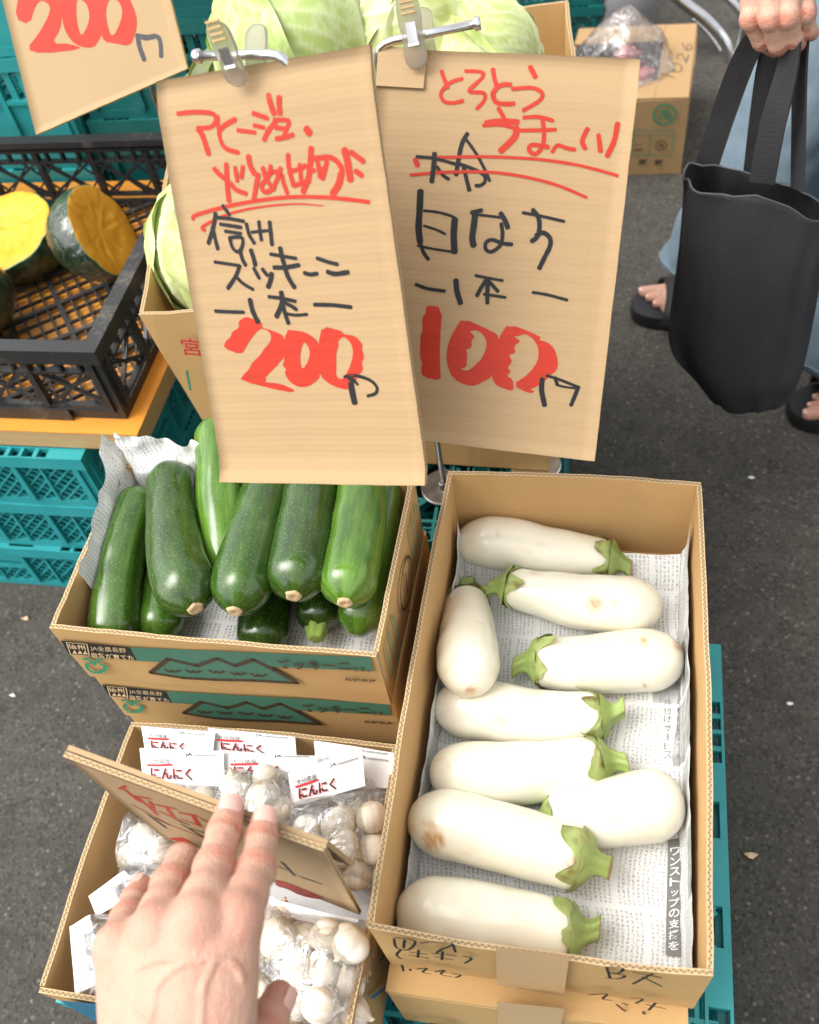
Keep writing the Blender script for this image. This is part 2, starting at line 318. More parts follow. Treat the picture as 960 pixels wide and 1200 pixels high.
def obj(name, mb, mats, parent=None, smooth=False, cols=None, local=False, origin=None):
    """one mesh object; vertices come in world coordinates unless local"""
    vs_ = [Vector(p) for p in mb.v]
    if parent is not None:
        if not local:
            inv = WM[parent.name].inverted(); vs_ = [inv @ p for p in vs_]
        W = WM[parent.name]; loc = Vector()
    else:
        if origin is None:
            xs = [p.x for p in vs_]; ys = [p.y for p in vs_]; origin = Vector(((min(xs) + max(xs)) / 2, (min(ys) + max(ys)) / 2, min(p.z for p in vs_)))
        loc = Vector(origin); vs_ = [p - loc for p in vs_]; W = Matrix.Translation(loc)
    me = bpy.data.meshes.new(name); me.from_pydata([tuple(p) for p in vs_], [], mb.f)
    for m in (mats if isinstance(mats, (list, tuple)) else [mats]): me.materials.append(M[m])
    me.polygons.foreach_set('material_index', mb.mi)
    if any(u[0] != (0, 0) or (len(u) > 2 and u[2] != (0, 0)) for u in mb.uv):
        ul = me.uv_layers.new(name='UVMap'); ul.data.foreach_set('uv', [c for f in mb.uv for q in f for c in q])
    if cols is not None:
        ca = me.color_attributes.new('Col', 'FLOAT_COLOR', 'POINT'); ca.data.foreach_set('color', [x for c in cols for x in (*c[:3], 1)])
    if smooth: me.polygons.foreach_set('use_smooth', [True] * len(me.polygons))
    me.update(); o = bpy.data.objects.new(name, me); COL.objects.link(o)
    if parent is not None: o.parent = parent
    else: o.location = loc
    WM[o.name] = W.copy(); return o
def tag(o, label, cat, group=None, kind=None):
    if label: o['label'] = label
    if cat: o['category'] = cat
    if group: o['group'] = group
    if kind: o['kind'] = kind
    return o
def thing(name, label, cat, loc, group=None, mat=None):
    o = bpy.data.objects.new(name, None); COL.objects.link(o); o.empty_display_size = .05
    W = mat.copy() if mat else Matrix.Translation(Vector(loc)); o.matrix_world = W; WM[o.name] = W; return tag(o, label, cat, group)
def crom(P, n=8):
    P = [Vector(p) for p in P]
    if len(P) == 2: return [P[0].lerp(P[1], i / n) for i in range(n + 1)]
    out = []
    for i in range(len(P) - 1):
        a = P[max(i - 1, 0)]; b = P[i]; c = P[i + 1]; d = P[min(i + 2, len(P) - 1)]
        for k in range(n):
            t = k / n; out.append(.5 * ((2 * b) + (c - a) * t + (2 * a - 5 * b + 4 * c - d) * t * t + (3 * b - a - 3 * c + d) * t ** 3))
    out.append(P[-1]); return out
# ------------------------------------------------------------------ flat print: strokes, polygons, type
def frame_on(P, n):
    n = Vector(n).normalized(); return n
def stroke(mb, pts, wd, n, taper=0):
    """ribbon of marker ink lying on a plane with normal n; pts are 3D points on it"""
    pts = crom(pts, 5); vs_ = []; L = len(pts)
    for i, p in enumerate(pts):
        t = (pts[min(i + 1, L - 1)] - pts[max(i - 1, 0)])
        if t.length < 1e-9: t = Vector((1, 0, 0))
        t.normalize(); sd = n.cross(t).normalized(); k = 1 + .12 * noise.noise(p * 300)
        if taper: k *= 1 - taper * i / (L - 1)
        vs_ += [p + sd * wd * .5 * k, p - sd * wd * .5 * k]
    f = [(2 * i, 2 * i + 1, 2 * i + 3, 2 * i + 2) for i in range(L - 1)]
    mb.add(vs_, f)
    for e, sg in ((0, -1), (L - 1, 1)):
        p = pts[e]; t = (pts[min(e + 1, L - 1)] - pts[max(e - 1, 0)]).normalized(); sd = n.cross(t).normalized(); r = wd * .5 * ((1 - taper) if (taper and e) else 1)
        ring = [p + sd * r * math.cos(a) + t * sg * r * .7 * math.sin(a) for a in [PI * k / 6 for k in range(7)]]
        mb.add(ring, [tuple(range(7))])
def polyfill(mb, outer, holes=()):
    def soft(l):
        l = [Vector(p) for p in l]; o = []
        for i in range(len(l)): a, b, c = l[i - 1], l[i], l[(i + 1) % len(l)]; o += [b.lerp(a, .22), (b * 6 + a + c) / 8, b.lerp(c, .22)]
        return o
    if len(outer) > 6: outer = soft(outer); holes = [soft(h) for h in holes]
    loops = [list(outer)] + [list(h) for h in holes]; flat = [p for l in loops for p in l]
    tri = tessellate_polygon([[Vector(p) for p in l] for l in loops]); mb.add(flat, [tuple(t) for t in tri])
_txt = {}; PAN = {}
def glyphs(body, bold=0.0):
    key = (body, bold)
    if key in _txt: return _txt[key]
    c = bpy.data.curves.new('t', 'FONT'); c.body = body; c.size = 1; c.offset = bold; c.resolution_u = 3; c.fill_mode = 'FRONT'
    o = bpy.data.objects.new('t', c); COL.objects.link(o)
    dg = bpy.context.evaluated_depsgraph_get(); me = bpy.data.meshes.new_from_object(o.evaluated_get(dg))
    v = [tuple(p.co) for p in me.vertices]; f = [tuple(p.vertices) for p in me.polygons]
    bpy.data.objects.remove(o); bpy.data.curves.remove(c); bpy.data.meshes.remove(me)
    xs = [p[0] for p in v] or [0, 1]; ys = [p[1] for p in v] or [0, 1]
    x0, x1, y0, y1 = min(xs), max(xs), min(ys), max(ys)
    v = [((p[0] - x0) / max(x1 - x0, 1e-6), (p[1] - y0) / max(y1 - y0, 1e-6)) for p in v]
    _txt[key] = (v, f); return _txt[key]
def type_on(mb, body, O, X, Y, off=.0005, bold=0.0):
    """set printed words into the parallelogram O, O+X, O+Y"""
    O, X, Y = Vector(O), Vector(X), Vector(Y); n = X.cross(Y).normalized(); v, f = glyphs(body, bold)
    mb.add([O + X * a + Y * b + n * off for a, b in v], f)
def type_down(mb, body, O, X, Y, off=.0005, bold=0.0):
    """vertical setting: characters run from O along -Y, each one X wide"""
    k = len(body); n = X.cross(Y).normalized(); s_ = Y / k
    for i, ch in enumerate(body):
        if ch == ' ': continue
        a, b = (.1, .8)
        if ch in 'ー': # drawn as a vertical bar
            o = O - s_ * (i + .9); mb.add([o + X * .45 + n * off, o + X * .58 + n * off, o + X * .58 + s_ * .8 + n * off, o + X * .45 + s_ * .8 + n * off], [(0, 1, 2, 3)]); continue
        sc = .55 if ch in 'ッっァィ' else .8
        type_on(mb, ch, O - s_ * (i + .9) + X * (.5 - sc / 2), X * sc, s_ * sc, off, bold)
# ------------------------------------------------------------------ implicit surfaces (bodies): rounded cones blended, then meshed
def smin(a, b, k):
    h = np.clip(.5 + .5 * (b - a) / k, 0, 1); return b * (1 - h) + a * h - k * h * (1 - h)
def cone_d(P, a, b, ra, rb):
    a = np.array(a); b = np.array(b); ab = b - a; q = P - a; t = np.clip(q @ ab / max(ab @ ab, 1e-12), 0, 1)
    return np.linalg.norm(q - t[..., None] * ab, axis=-1) - (ra + (rb - ra) * t)
def sdf_mesh(fn, lo, hi, h, B=8):
    """mesh of fn = 0: values only near the surface, one vertex per crossed cell"""
    lo = np.array(lo, float); nb = np.ceil((np.array(hi) - lo) / h / B).astype(int) + 1; n = nb * B
    g = np.stack(np.meshgrid(*[np.arange(k) for k in nb], indexing='ij'), -1).reshape(-1, 3)
    ctr = (g * B + (B - 1) / 2) * h + lo; dc = np.concatenate([fn(c) for c in np.array_split(ctr, max(1, len(ctr) // 60000))])
    act = np.abs(dc) < B * h * 1.25; D = np.empty(tuple(n), np.float32)
    D.reshape(nb[0], B, nb[1], B, nb[2], B)[:] = np.where(dc < 0, -1., 1.).reshape(nb[0], 1, nb[1], 1, nb[2], 1)
    off = np.stack(np.meshgrid(*[np.arange(B)] * 3, indexing='ij'), -1).reshape(-1, 3); ga = g[act]
    for blk in np.array_split(ga, max(1, len(ga) // 400)):
        P = blk[:, None, :] * B + off; D[P[..., 0], P[..., 1], P[..., 2]] = fn(P * h + lo)
    ins = D < 0; cn = [(a, b, c) for a in (0, 1) for b in (0, 1) for c in (0, 1)]
    sl = [tuple(slice(o[k], n[k] - 1 + o[k]) for k in range(3)) for o in cn]
    al = ins[sl[0]].copy(); an = ins[sl[0]].copy()
    for q in sl[1:]: al &= ins[q]; an |= ins[q]
    g = np.argwhere(an & ~al); idx = -np.ones(tuple(n - 1), np.int64); idx[g[:, 0], g[:, 1], g[:, 2]] = np.arange(len(g))
    acc = np.zeros((len(g), 3)); cnt = np.zeros(len(g)); F = []
    for o in cn:
        for ax in range(3):
            if o[ax]: continue
            p0 = g + np.array(o); p1 = p0.copy(); p1[:, ax] += 1; A = D[p0[:, 0], p0[:, 1], p0[:, 2]]; Bv = D[p1[:, 0], p1[:, 1], p1[:, 2]]
            m = (A < 0) != (Bv < 0); t = np.where(m, A / np.where(m, A - Bv, 1), 0); e = np.tile(np.array(o, float), (len(g), 1)); e[:, ax] += t; acc += e * m[:, None]; cnt += m
    V = (g + acc / cnt[:, None]) * h + lo
    for ax in range(3):
        b, c = [(1, 2), (2, 0), (0, 1)][ax]; s0 = [slice(0, n[k]) for k in range(3)]; s0[ax] = slice(0, n[ax] - 1); s1 = list(s0); s1[ax] = slice(1, n[ax])
        e = np.argwhere(ins[tuple(s0)] != ins[tuple(s1)]); e = e[(e[:, b] > 0) & (e[:, c] > 0) & (e[:, b] < n[b] - 1) & (e[:, c] < n[c] - 1)]; q = []
        for db, dc_ in ((-1, -1), (0, -1), (0, 0), (-1, 0)):
            k = e.copy(); k[:, b] += db; k[:, c] += dc_; q.append(idx[k[:, 0], k[:, 1], k[:, 2]])
        q = np.stack(q, 1); flip = ~ins[e[:, 0], e[:, 1], e[:, 2]]; q[flip] = q[flip][:, ::-1]; F.append(q)
    return V, np.concatenate(F)
for t_, b_ in [('ズッキーニ', .02), ('です。', .01), ('長野県産', .015), ('JA全農長野', 0.0), ('自然が育てた', .02), ('信州', .02), ('宮', .015), ('崎', .015), ('検', 0.0), ('阿', .02), ('蘇', .02), ('ランク', 0.0), ('———', 0.0), ('にんにく', .03), ('にんにく', .012), ('大分県産', 0.0), ('JA', .02)] + [(c, 0.0) for c in '1026'] + [(c, .012) for c in 'ワンストップの支援を'] + [(c, 0.0) for c in '着物のレンタル片付けサービス' if c != 'ー']:
    glyphs(t_, b_)
# ================================================================== THE SETTING
g = MB(); g.add([(-60, -60, 0), (60, -60, 0), (60, 60, 0), (-60, 60, 0)], [(0, 1, 2, 3)])
tag(obj('ground', g, 'asphalt', origin=(0, 0, 0)), 'dark speckled asphalt of the market street', None, kind='structure')

# ------------------------------------------------------------------ plastic crates
def seg_clip(p, d, x0, x1, y0, y1):
    t0, t1 = -9, 9
    for k, (a, b) in enumerate(((x0, x1), (y0, y1))):
        if abs(d[k]) < 1e-9:
            if not a <= p[k] <= b: return None
            continue
        ta, tb = (a - p[k]) / d[k], (b - p[k]) / d[k]
        if ta > tb: ta, tb = tb, ta
        t0, t1 = max(t0, ta), min(t1, tb)
    if t1 - t0 < .002: return None
    return (p[0] + d[0] * t0, p[1] + d[1] * t0), (p[0] + d[0] * t1, p[1] + d[1] * t1)
def lattice(mb, x0, x1, z0, z1, T, sp=.013, wd=.0024, dp=.003, ang=45):
    a = math.radians(ang)
    for sg in (1, -1):
        d = (math.cos(a), sg * math.sin(a)); nrm = (-d[1], d[0]); cx, cz = (x0 + x1) / 2, (z0 + z1) / 2
        for k in range(-60, 61):
            r = seg_clip((cx + nrm[0] * k * sp, cz + nrm[1] * k * sp), d, x0, x1, z0, z1)
            if r: mb.bar(T(r[0][0], sg * .0006, r[0][1]), T(r[1][0], sg * .0006, r[1][1]), dp, wd, up=T(0, 0, 1) - T(0, 0, 0))
def crate_wall(L, Hh, T, style):
    """one side of a crate: s runs along it, z up, T maps (s, outward, z) to the crate"""
    mb = MB()
    def B(s0, s1, o0, o1, z0, z1): 
        a, b = T(s0, o0, z0), T(s1, o1, z1); mb.b2(a.x, b.x, a.y, b.y, a.z, b.z)
    rail = .014
    B(0, L, -.006, .0, 0, rail); B(0, L, -.0055, .001, Hh - .024, Hh - .0185)
    nb = max(2, int(round(L / .1))); bw = L / nb
    for i in range(nb + 1): 
        c = min(max(i * bw, .0045), L - .0045); B(c - .0045, c + .0045, -.0065, .004, .0142, Hh - .0242)
    for i in range(nb):
        s0, s1 = i * bw + .006, (i + 1) * bw - .006
        mid = nb % 2 and i == nb // 2
        if style == 'lattice':
            zt = Hh - .025
            if mid and L > .3: 
                zt = Hh * .45; B(s0, s1, -.006, .002, zt, zt + .008); B(s0, s1, -.0055, .003, Hh - .04, Hh - .025)
            lattice(mb, s0, s1, rail, zt, lambda s, o, z: T(s, -.003 + o, z))
            B(s0 + bw * .32, s0 + bw * .36, -.0048, .002, rail, zt)
        elif style == 'solid':
            B(s0 - .001, s1 + .001, -.005, -.002, rail + .0002, Hh * .62)
            for k in range(3): B(s0 + .012 + k * bw * .25, s0 + .024 + k * bw * .25, -.0046, .0005, Hh * .62 + .0002, Hh - .0243)
            B(s0, s1, -.0056, .004, Hh * .62 - .004, Hh * .62 + .003)
        elif style == 'brace':
            z0, z1 = rail + .012, Hh - .042
            B(s0 - .001, s1 + .001, -.0062, .003, z1, z1 + .004); B(s0 - .001, s1 + .001, -.0058, .003, z0 - .004, z0)
            for k in range(3): B(s0 + (s1 - s0) * (k + .5) / 3 - .002, s0 + (s1 - s0) * (k + .5) / 3 + .002, -.0057, .003, z1 + .0042, Hh - .0243)
            mb.bar(T(s0, -.003, z0), T(s1, -.003, z1), .004, .005, up=T(0, 1, 0) - T(0, 0, 0)); mb.bar(T(s0, -.0028, z1), T(s1, -.0028, z0), .004, .005, up=T(0, 1, 0) - T(0, 0, 0))
            lattice(mb, s0, s1, z0, z1, lambda s, o, z: T(s, -.0045 + o * .8, z), sp=.034, wd=.003, dp=.002)
    return mb
def make_crate(name, label, W, D, Hh, mat, style, loc, group, cap=None, rim_w=.02, grid='cross', slots=True):
    root = thing(name, label, 'crate', loc, group); P = lambda n, mb, m=mat: obj(n, mb, m, root, local=True)
    rim = MB(); r = rim_w; z0, z1 = Hh - .018, Hh
    for (xa, xb, ya, yb, L, ax) in ((0, W, 0, r, W, 0), (0, W, D - r, D, W, 0), (0, r, r, D - r, D - 2 * r, 1), (W - r, W, r, D - r, D - 2 * r, 1)):
        # flange with slots: a lip on each edge, solid lengths and recessed windows between
        pat = [.13, 'w', .1, .36, 's', .04, .45, 0, 0, .55, 's', .04, .77, 'w', .1]
        wins = [] if not slots else [(.10, .17, 'w'), (.18, .25, 'w'), (.36, .44, 's'), (.58, .66, 's'), (.75, .82, 'w'), (.83, .90, 'w')]
        cur = 0.0
        def put(a, b, e0, e1, za, zb):
            if ax == 0: rim.b2(xa + a * L, xa + b * L, ya + e0 * r, ya + e1 * r, za, zb)
            else: rim.b2(xa + e0 * r, xa + e1 * r, ya + a * L, ya + b * L, za, zb)
        for a, b, k in wins:
            put(cur, a, 0, 1, z0 + .008, z1); e = .12 if k == 'w' else .28
            put(a, b, 0, e, z0 + .008, z1 - .0003); put(a, b, 1 - e, 1, z0 + .008, z1 - .0003)
            if k == 'w': put((a + b) / 2 - .006, (a + b) / 2 + .006, e, 1 - e, z0 + .009, z1 - .0012)
            cur = b
        put(cur, 1, 0, 1, z0 + .008, z1)
    for (a, b, c_, d) in ((0, W, 0, .003), (0, W, D - .003, D), (0, .003, .003, D - .003), (W - .003, W, .003, D - .003)): rim.b2(a, b, c_, d, z0 - .004, z0 + .0078)
    P('rim', rim)
    i = .006
    P('side_panel', crate_wall(W - 2 * i - .02, Hh, lambda s, o, z: Vector((i + .01 + s, i - o, z)), style))
    P('side_panel', crate_wall(W - 2 * i - .02, Hh, lambda s, o, z: Vector((W - i - .01 - s, D - i + o, z)), style))
    P('side_panel', crate_wall(D - 2 * i - .02, Hh, lambda s, o, z: Vector((i - o, D - i - .01 - s, z)), style))
    P('side_panel', crate_wall(D - 2 * i - .02, Hh, lambda s, o, z: Vector((W - i + o, i + .01 + s, z)), style))
    for (x, y) in ((i, i), (W - i, i), (W - i, D - i), (i, D - i)):
        c = MB(); sx = 1 if x < W / 2 else -1; sy = 1 if y < D / 2 else -1
        c.b2(x, x + sx * .0095, y, y + sy * .004, .0005, z0 + .0075); c.b2(x, x + sx * .004, y + sy * .0042, y + sy * .0095, .0005, z0 + .0075); P('corner_post', c)
    fl = MB(); zb = .003 if cap is None else Hh - .01
    if grid == 'diag':
        for ang, sp, wd in ((37, .0265, .0034), (127, .0185, .003)):
            a = math.radians(ang); d = (math.cos(a), math.sin(a)); nr = (-d[1], d[0])
            for k in range(-60, 61):
                q = seg_clip((W / 2 + nr[0] * k * sp, D / 2 + nr[1] * k * sp), d, .012, W - .012, .012, D - .012)
                thick = (k % 3 == 0) if ang == 37 else (k % 4 == 0)
                if q: fl.bar((*q[0], zb + .004 + (.0007 if ang == 37 else 0)), (*q[1], zb + .004 + (.0007 if ang == 37 else 0)), wd * (2.3 if thick else 1), .005 if not thick else .0065)
    else:
        for k in range(1, int(W / .03)): x = k * W / int(W / .03); fl.b2(x - .002, x + .002, .0125, D - .0125, zb, zb + .006)
        for k in range(1, int(D / .03)): y = k * D / int(D / .03); fl.b2(.0125, W - .0125, y - .002, y + .002, zb + .0004, zb + .0064)
        for k in range(-30, 31):
            for sg in (1, -1):
                q = seg_clip((W / 2 + k * .06, D / 2), (.7071, .7071 * sg), .0125, W - .0125, .0125, D - .0125)
                if q: fl.bar((*q[0], zb + .0034 + sg * .0003), (*q[1], zb + .0034 + sg * .0003), .006, .0072)
    P('grid_panel', fl); return root
def dup(root, loc, label=None, group=None, rotz=None):
    r = root.copy(); COL.objects.link(r); r.location = loc
    if rotz is not None: r.rotation_euler = (0, 0, rotz)
    if label: r['label'] = label
    if group: r['group'] = group
    WM[r.name] = Matrix.Translation(Vector(loc)) @ (Matrix.Rotation(rotz, 4, 'Z') if rotz else Matrix())
    for ch in list(root.children):
        c = ch.copy(); COL.objects.link(c); c.parent = r
        for q in list(ch.children):
            e = q.copy(); COL.objects.link(e); e.parent = c
    return r
GT = 'teal plastic crates stacked under the stalls'
# under the orange board: three low crates
ca = make_crate('plastic_crate', 'lowest teal lattice crate of the stack under the orange board, standing on the asphalt', .53, .36, .113, 'teal_plastic', 'lattice', (-1.22, .746, .0005), GT)
dup(ca, (-1.222, .749, .1136), 'middle teal lattice crate of the stack under the orange board')
dup(ca, (-1.219, .7455, .2267), 'top teal lattice crate of the stack, right beneath the orange board')
# under the white eggplants, turned over so that the grid is on top
cb = make_crate('plastic_crate', 'upturned teal crate with slotted rim right under the two white eggplant boxes', .335, .50, .149, 'teal_plastic', 'lattice', (-.203, .06, .150), GT, cap=1, rim_w=.024)
dup(cb, (-.2015, .0615, .0005), 'teal crate on the asphalt below the crate that carries the white eggplant boxes')
cc = make_crate('plastic_crate', 'teal crate hidden under the zucchini and garlic boxes, upper of two', .275, .44, .149, 'teal_plastic', 'lattice', (-.483, .118, .150), GT, cap=1)
dup(cc, (-.482, .1195, .0005), 'teal crate on the asphalt under the zucchini and garlic boxes, lower of two')
# under the cabbage carton
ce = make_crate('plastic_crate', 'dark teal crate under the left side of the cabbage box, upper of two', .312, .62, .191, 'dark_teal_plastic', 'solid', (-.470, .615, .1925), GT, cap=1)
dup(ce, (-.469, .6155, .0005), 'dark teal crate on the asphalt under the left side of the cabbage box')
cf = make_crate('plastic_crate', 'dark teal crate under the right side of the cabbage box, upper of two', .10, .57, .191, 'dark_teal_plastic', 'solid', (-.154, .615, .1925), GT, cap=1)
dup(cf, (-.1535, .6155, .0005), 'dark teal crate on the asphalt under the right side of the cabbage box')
# behind the pumpkins
cg = make_crate('plastic_crate', 'topmost bright teal crate of the stack behind the cut pumpkins at the left edge', .62, .40, .195, 'rear_teal_plastic', 'solid', (-1.5, 1.34, .588), GT)
for k, nm in enumerate(('lowest', 'second lowest', 'third')): dup(cg, (-1.5 + .002 * k, 1.34 + .0015 * k, .0005 + .1955 * k), nm + ' bright teal crate of the stack behind the cut pumpkins')
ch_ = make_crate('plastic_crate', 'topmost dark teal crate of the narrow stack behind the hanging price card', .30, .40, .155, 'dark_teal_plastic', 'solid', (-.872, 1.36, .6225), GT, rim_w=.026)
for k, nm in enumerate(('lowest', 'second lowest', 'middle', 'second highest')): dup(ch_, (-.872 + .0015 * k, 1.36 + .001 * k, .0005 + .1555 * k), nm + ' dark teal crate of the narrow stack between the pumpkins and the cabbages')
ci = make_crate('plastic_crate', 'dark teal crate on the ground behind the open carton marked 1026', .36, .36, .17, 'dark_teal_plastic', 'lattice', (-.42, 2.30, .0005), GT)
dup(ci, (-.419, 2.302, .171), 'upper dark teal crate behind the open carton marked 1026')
# orange board
b = MB(); b.b2(-1.6, -.602, .765, 1.335, .3418, .3712); top = b.f
bd = thing('display_board', 'orange topped plywood board carrying the black pumpkin crate', 'board', (-1.1, 1.05, .3418))
obj('plywood_core', b, 'ply_edge', bd); b = MB(); b.b2(-1.6, -.6015, .7645, 1.3355, .3714, .3728); obj('orange_top', b, 'orange_board', bd)
# black crate
bk = make_crate('pumpkin_crate', 'black plastic crate with gridded floor holding cut pumpkins', .60, .485, .125, 'black_plastic', 'brace', (-1.218, .786, .3732), None, grid='diag', rim_w=.021, slots=False)
b = MB(); b.b2(-1.205, -.70, .7855, .7885, .3742, .394); obj('base_strip', b, 'plywood_dark' if 'plywood_dark' in M else 'black_plastic', bk)

# ------------------------------------------------------------------ cardboard boxes
def wall(B0, B1, T0, T1, inn, th, bow=.0, n=26, jit=.0013):
    mb = MB(); B0, B1, T0, T1, inn = map(Vector, (B0, B1, T0, T1, inn)); L = (T1 - T0).length; rows = 4
    pts = []
    for i in range(n + 1):
        s_ = i / n; Bp = B0.lerp(B1, s_); Tp = T0.lerp(T1, s_); col = []
        for j in range(rows + 1):
            v = j / rows; p = Bp.lerp(Tp, v) - inn * bow * math.sin(PI * s_) * math.sin(v * PI * .62)
            p += inn * .0012 * noise.noise(Vector((p.x * 22, p.y * 22, p.z * 22 + 5)))
            if j == rows: p.z += jit * noise.noise(Vector((p.x * 75, p.y * 75, 3)))
            col.append(p)
        pts.append(col)
    v = []; 
    for c in pts: v += c + [p + inn * th for p in c]
    R = rows + 1; S2 = 2 * R; f = []; mi = []; uv = []
    for i in range(n):
        a, b_ = i * S2, (i + 1) * S2; u0, u1 = i / n * L, (i + 1) / n * L
        for j in range(rows):
            f.append((a + j, b_ + j, b_ + j + 1, a + j + 1)); mi.append(0); uv.append([(u0, j * .1), (u1, j * .1), (u1, j * .1 + .1), (u0, j * .1 + .1)])
            f.append((a + R + j, a + R + j + 1, b_ + R + j + 1, b_ + R + j)); mi.append(1); uv.append([(u0, j * .1), (u0, j * .1 + .1), (u1, j * .1 + .1), (u1, j * .1)])
        f.append((a + rows, b_ + rows, b_ + R + rows, a + R + rows)); mi.append(2); uv.append([(u0, 0), (u1, 0), (u1, 1), (u0, 1)])
        f.append((a, a + R, b_ + R, b_)); mi.append(0); uv.append([(0, 0)] * 4)
    for a, w0 in ((0, 0), (n * S2, 1)):
        for j in range(rows): f.append((a + j, a + j + 1, a + R + j + 1, a + R + j)); mi.append(2); uv.append([(j * .02, 0), (j * .02 + .02, 0), (j * .02 + .02, 1), (j * .02, 1)])
    mb.add(v, f, mi, uv); return mb
def carton(name, label, bot, top, th=.0042, mats=('cardboard', 'kraft_inner', 'cut_edge'), bow=.003, group=None, floor=True):
    """open cardboard box from its eight outer corners (front left, front right, back right, back left)"""
    bot = [Vector(p) for p in bot]; top = [Vector(p) for p in top]; c = sum(bot, Vector()) / 4
    root = thing(name, label, 'box', c, group)
    for i in range(4):
        j = (i + 1) % 4; d = (top[j] - top[i]); d.z = 0; d.normalize(); inn = Vector((-d.y, d.x, 0))
        e = d * (th + .0002) if i % 2 else Vector()
        PAN.setdefault(root.name, []).append(obj('side_panel', wall(bot[i] + e, bot[j] - e, top[i] + e, top[j] - e, inn, th, bow), mats, root))
    if floor:
        k = [p.lerp(c, .012) + Vector((0, 0, .0005)) for p in bot]
        m = MB(); m.add(k + [p + Vector((0, 0, th)) for p in k], [(3, 2, 1, 0), (4, 5, 6, 7), (0, 1, 5, 4), (1, 2, 6, 5), (2, 3, 7, 6), (3, 0, 4, 7)]); obj('bottom_panel', m, mats[1], root)
    return root
def rect4(cx, cy, wd, ln, yaw, z):
    c, s = math.cos(yaw), math.sin(yaw); return [Vector((cx + c * a * wd / 2 - s * b_ * ln / 2, cy + s * a * wd / 2 + c * b_ * ln / 2, z)) for a, b_ in ((-1, -1), (1, -1), (1, 1), (-1, 1))]
def closed_box(name, label, cx, cy, wd, ln, yaw, z0, z1, group=None, mat='cardboard', gap=True):
    root = thing(name, label, 'box', (cx, cy, z0), group); c, s = math.cos(yaw), math.sin(yaw); R = Matrix.Rotation(yaw, 3, 'Z')
    b = MB(); b.box((cx, cy, (z0 + z1) / 2 - .002), (wd, ln, z1 - z0 - .004), 0, R); o = obj('carton_body', b, mat, root); PAN[root.name] = [o]
    bv = o.modifiers.new('b', 'BEVEL'); bv.width = .0022; bv.segments = 2; bv.limit_method = 'ANGLE'
    for sg in (-1, 1):
        t = MB(); q = R @ Vector((0, sg * (ln / 4 + .0004), 0)); t.box((cx + q.x, cy + q.y, z1 - .0016), (wd - .0006, ln / 2 - .0016, .0032), 0, R); o = obj('lid_flap', t, mat, root)
    return root
# white eggplant boxes
ECX, ECY, EW, EL, EYAW = -.032, .382, .2387, .4278, math.radians(.07)
egg_box = carton('eggplant_box', 'open cardboard box of white eggplants with handwriting and tape on its front flap', rect4(ECX, ECY, EW - .003, EL - .003, EYAW, .4155), rect4(ECX, ECY, EW, EL, EYAW, .53), bow=.004)
egg_low = closed_box('eggplant_box', 'closed cardboard box with handwriting directly under the open box of white eggplants', ECX - .003, ECY - .0105, EW - .004, EL + .016, EYAW, .3, .4148)
# zucchini boxes
za, zb_ = pz(57, 736, .576), pz(441, 769, .576); ZYAW, ZW, ZL, ZH = math.atan2(zb_.y - za.y, zb_.x - za.x), (zb_ - za).length, .1885, .0898
ZCX, ZCY = (za.x + zb_.x) / 2 - math.sin(ZYAW) * ZL / 2, (za.y + zb_.y) / 2 + math.cos(ZYAW) * ZL / 2
zr = rect4(ZCX, ZCY, ZW, ZL, ZYAW, .576)
zuc_box = carton('zucchini_box', 'open cardboard box with a green mountain print, full of zucchini, topmost of its stack', rect4(ZCX, ZCY, ZW - .002, ZL - .002, ZYAW, .4866), zr, bow=.0006)
zuc_mid = closed_box('zucchini_box', 'closed printed zucchini box, second in the stack under the open one', ZCX + .001, ZCY + .004, ZW, ZL, ZYAW, .3966, .486)
zuc_low = closed_box('zucchini_box', 'lowest zucchini box of the stack, mostly hidden behind the garlic box', ZCX + .002, ZCY + .007, ZW, ZL, ZYAW, .3, .396)
# garlic box
GCX, GCY, GW, GLN, GYAW = -.297, .224, .2566, .2346, math.radians(.9)
gar_box = carton('garlic_box', 'open cardboard box packed with bagged garlic in front of the zucchini', rect4(GCX, GCY, GW - .006, GLN - .006, GYAW, .3), rect4(GCX, GCY, GW, GLN, GYAW, .45), bow=.003)
# cabbage box, bulging and a little askew
cab_box = carton('cabbage_box', 'large cardboard box overflowing with cabbages behind the price cards, red print on its front',
    [(-.468, .728, .388), (-.066, .722, .388), (-.07, 1.17, .388), (-.47, 1.19, .388)], [(-.489, .716, .62), (-.028, .708, .685), (-.073, 1.19, .70), (-.562, 1.19, .655)], bow=.006)
# carton in the background
BGY = 1.892
bgx0, bgx1, bgd, bgh = -.13, .124, .30, .17
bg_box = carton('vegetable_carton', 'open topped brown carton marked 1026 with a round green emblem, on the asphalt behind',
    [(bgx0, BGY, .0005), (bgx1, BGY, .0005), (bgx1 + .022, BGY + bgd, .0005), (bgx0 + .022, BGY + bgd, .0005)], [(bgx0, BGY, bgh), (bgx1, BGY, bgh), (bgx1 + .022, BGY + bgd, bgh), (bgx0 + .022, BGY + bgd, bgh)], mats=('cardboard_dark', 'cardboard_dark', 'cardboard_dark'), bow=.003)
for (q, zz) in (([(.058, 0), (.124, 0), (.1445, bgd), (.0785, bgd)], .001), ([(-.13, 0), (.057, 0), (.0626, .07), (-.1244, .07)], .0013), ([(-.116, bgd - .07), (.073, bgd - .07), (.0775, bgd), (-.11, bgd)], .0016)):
    m = MB(); lo = [Vector((x, BGY + y, bgh + zz)) for x, y in q]; m.add(lo + [p + Vector((0, 0, .003)) for p in lo], [(3, 2, 1, 0), (4, 5, 6, 7), (0, 1, 5, 4), (1, 2, 6, 5), (2, 3, 7, 6), (3, 0, 4, 7)]); obj('lid_flap', m, 'cardboard_dark', bg_box)
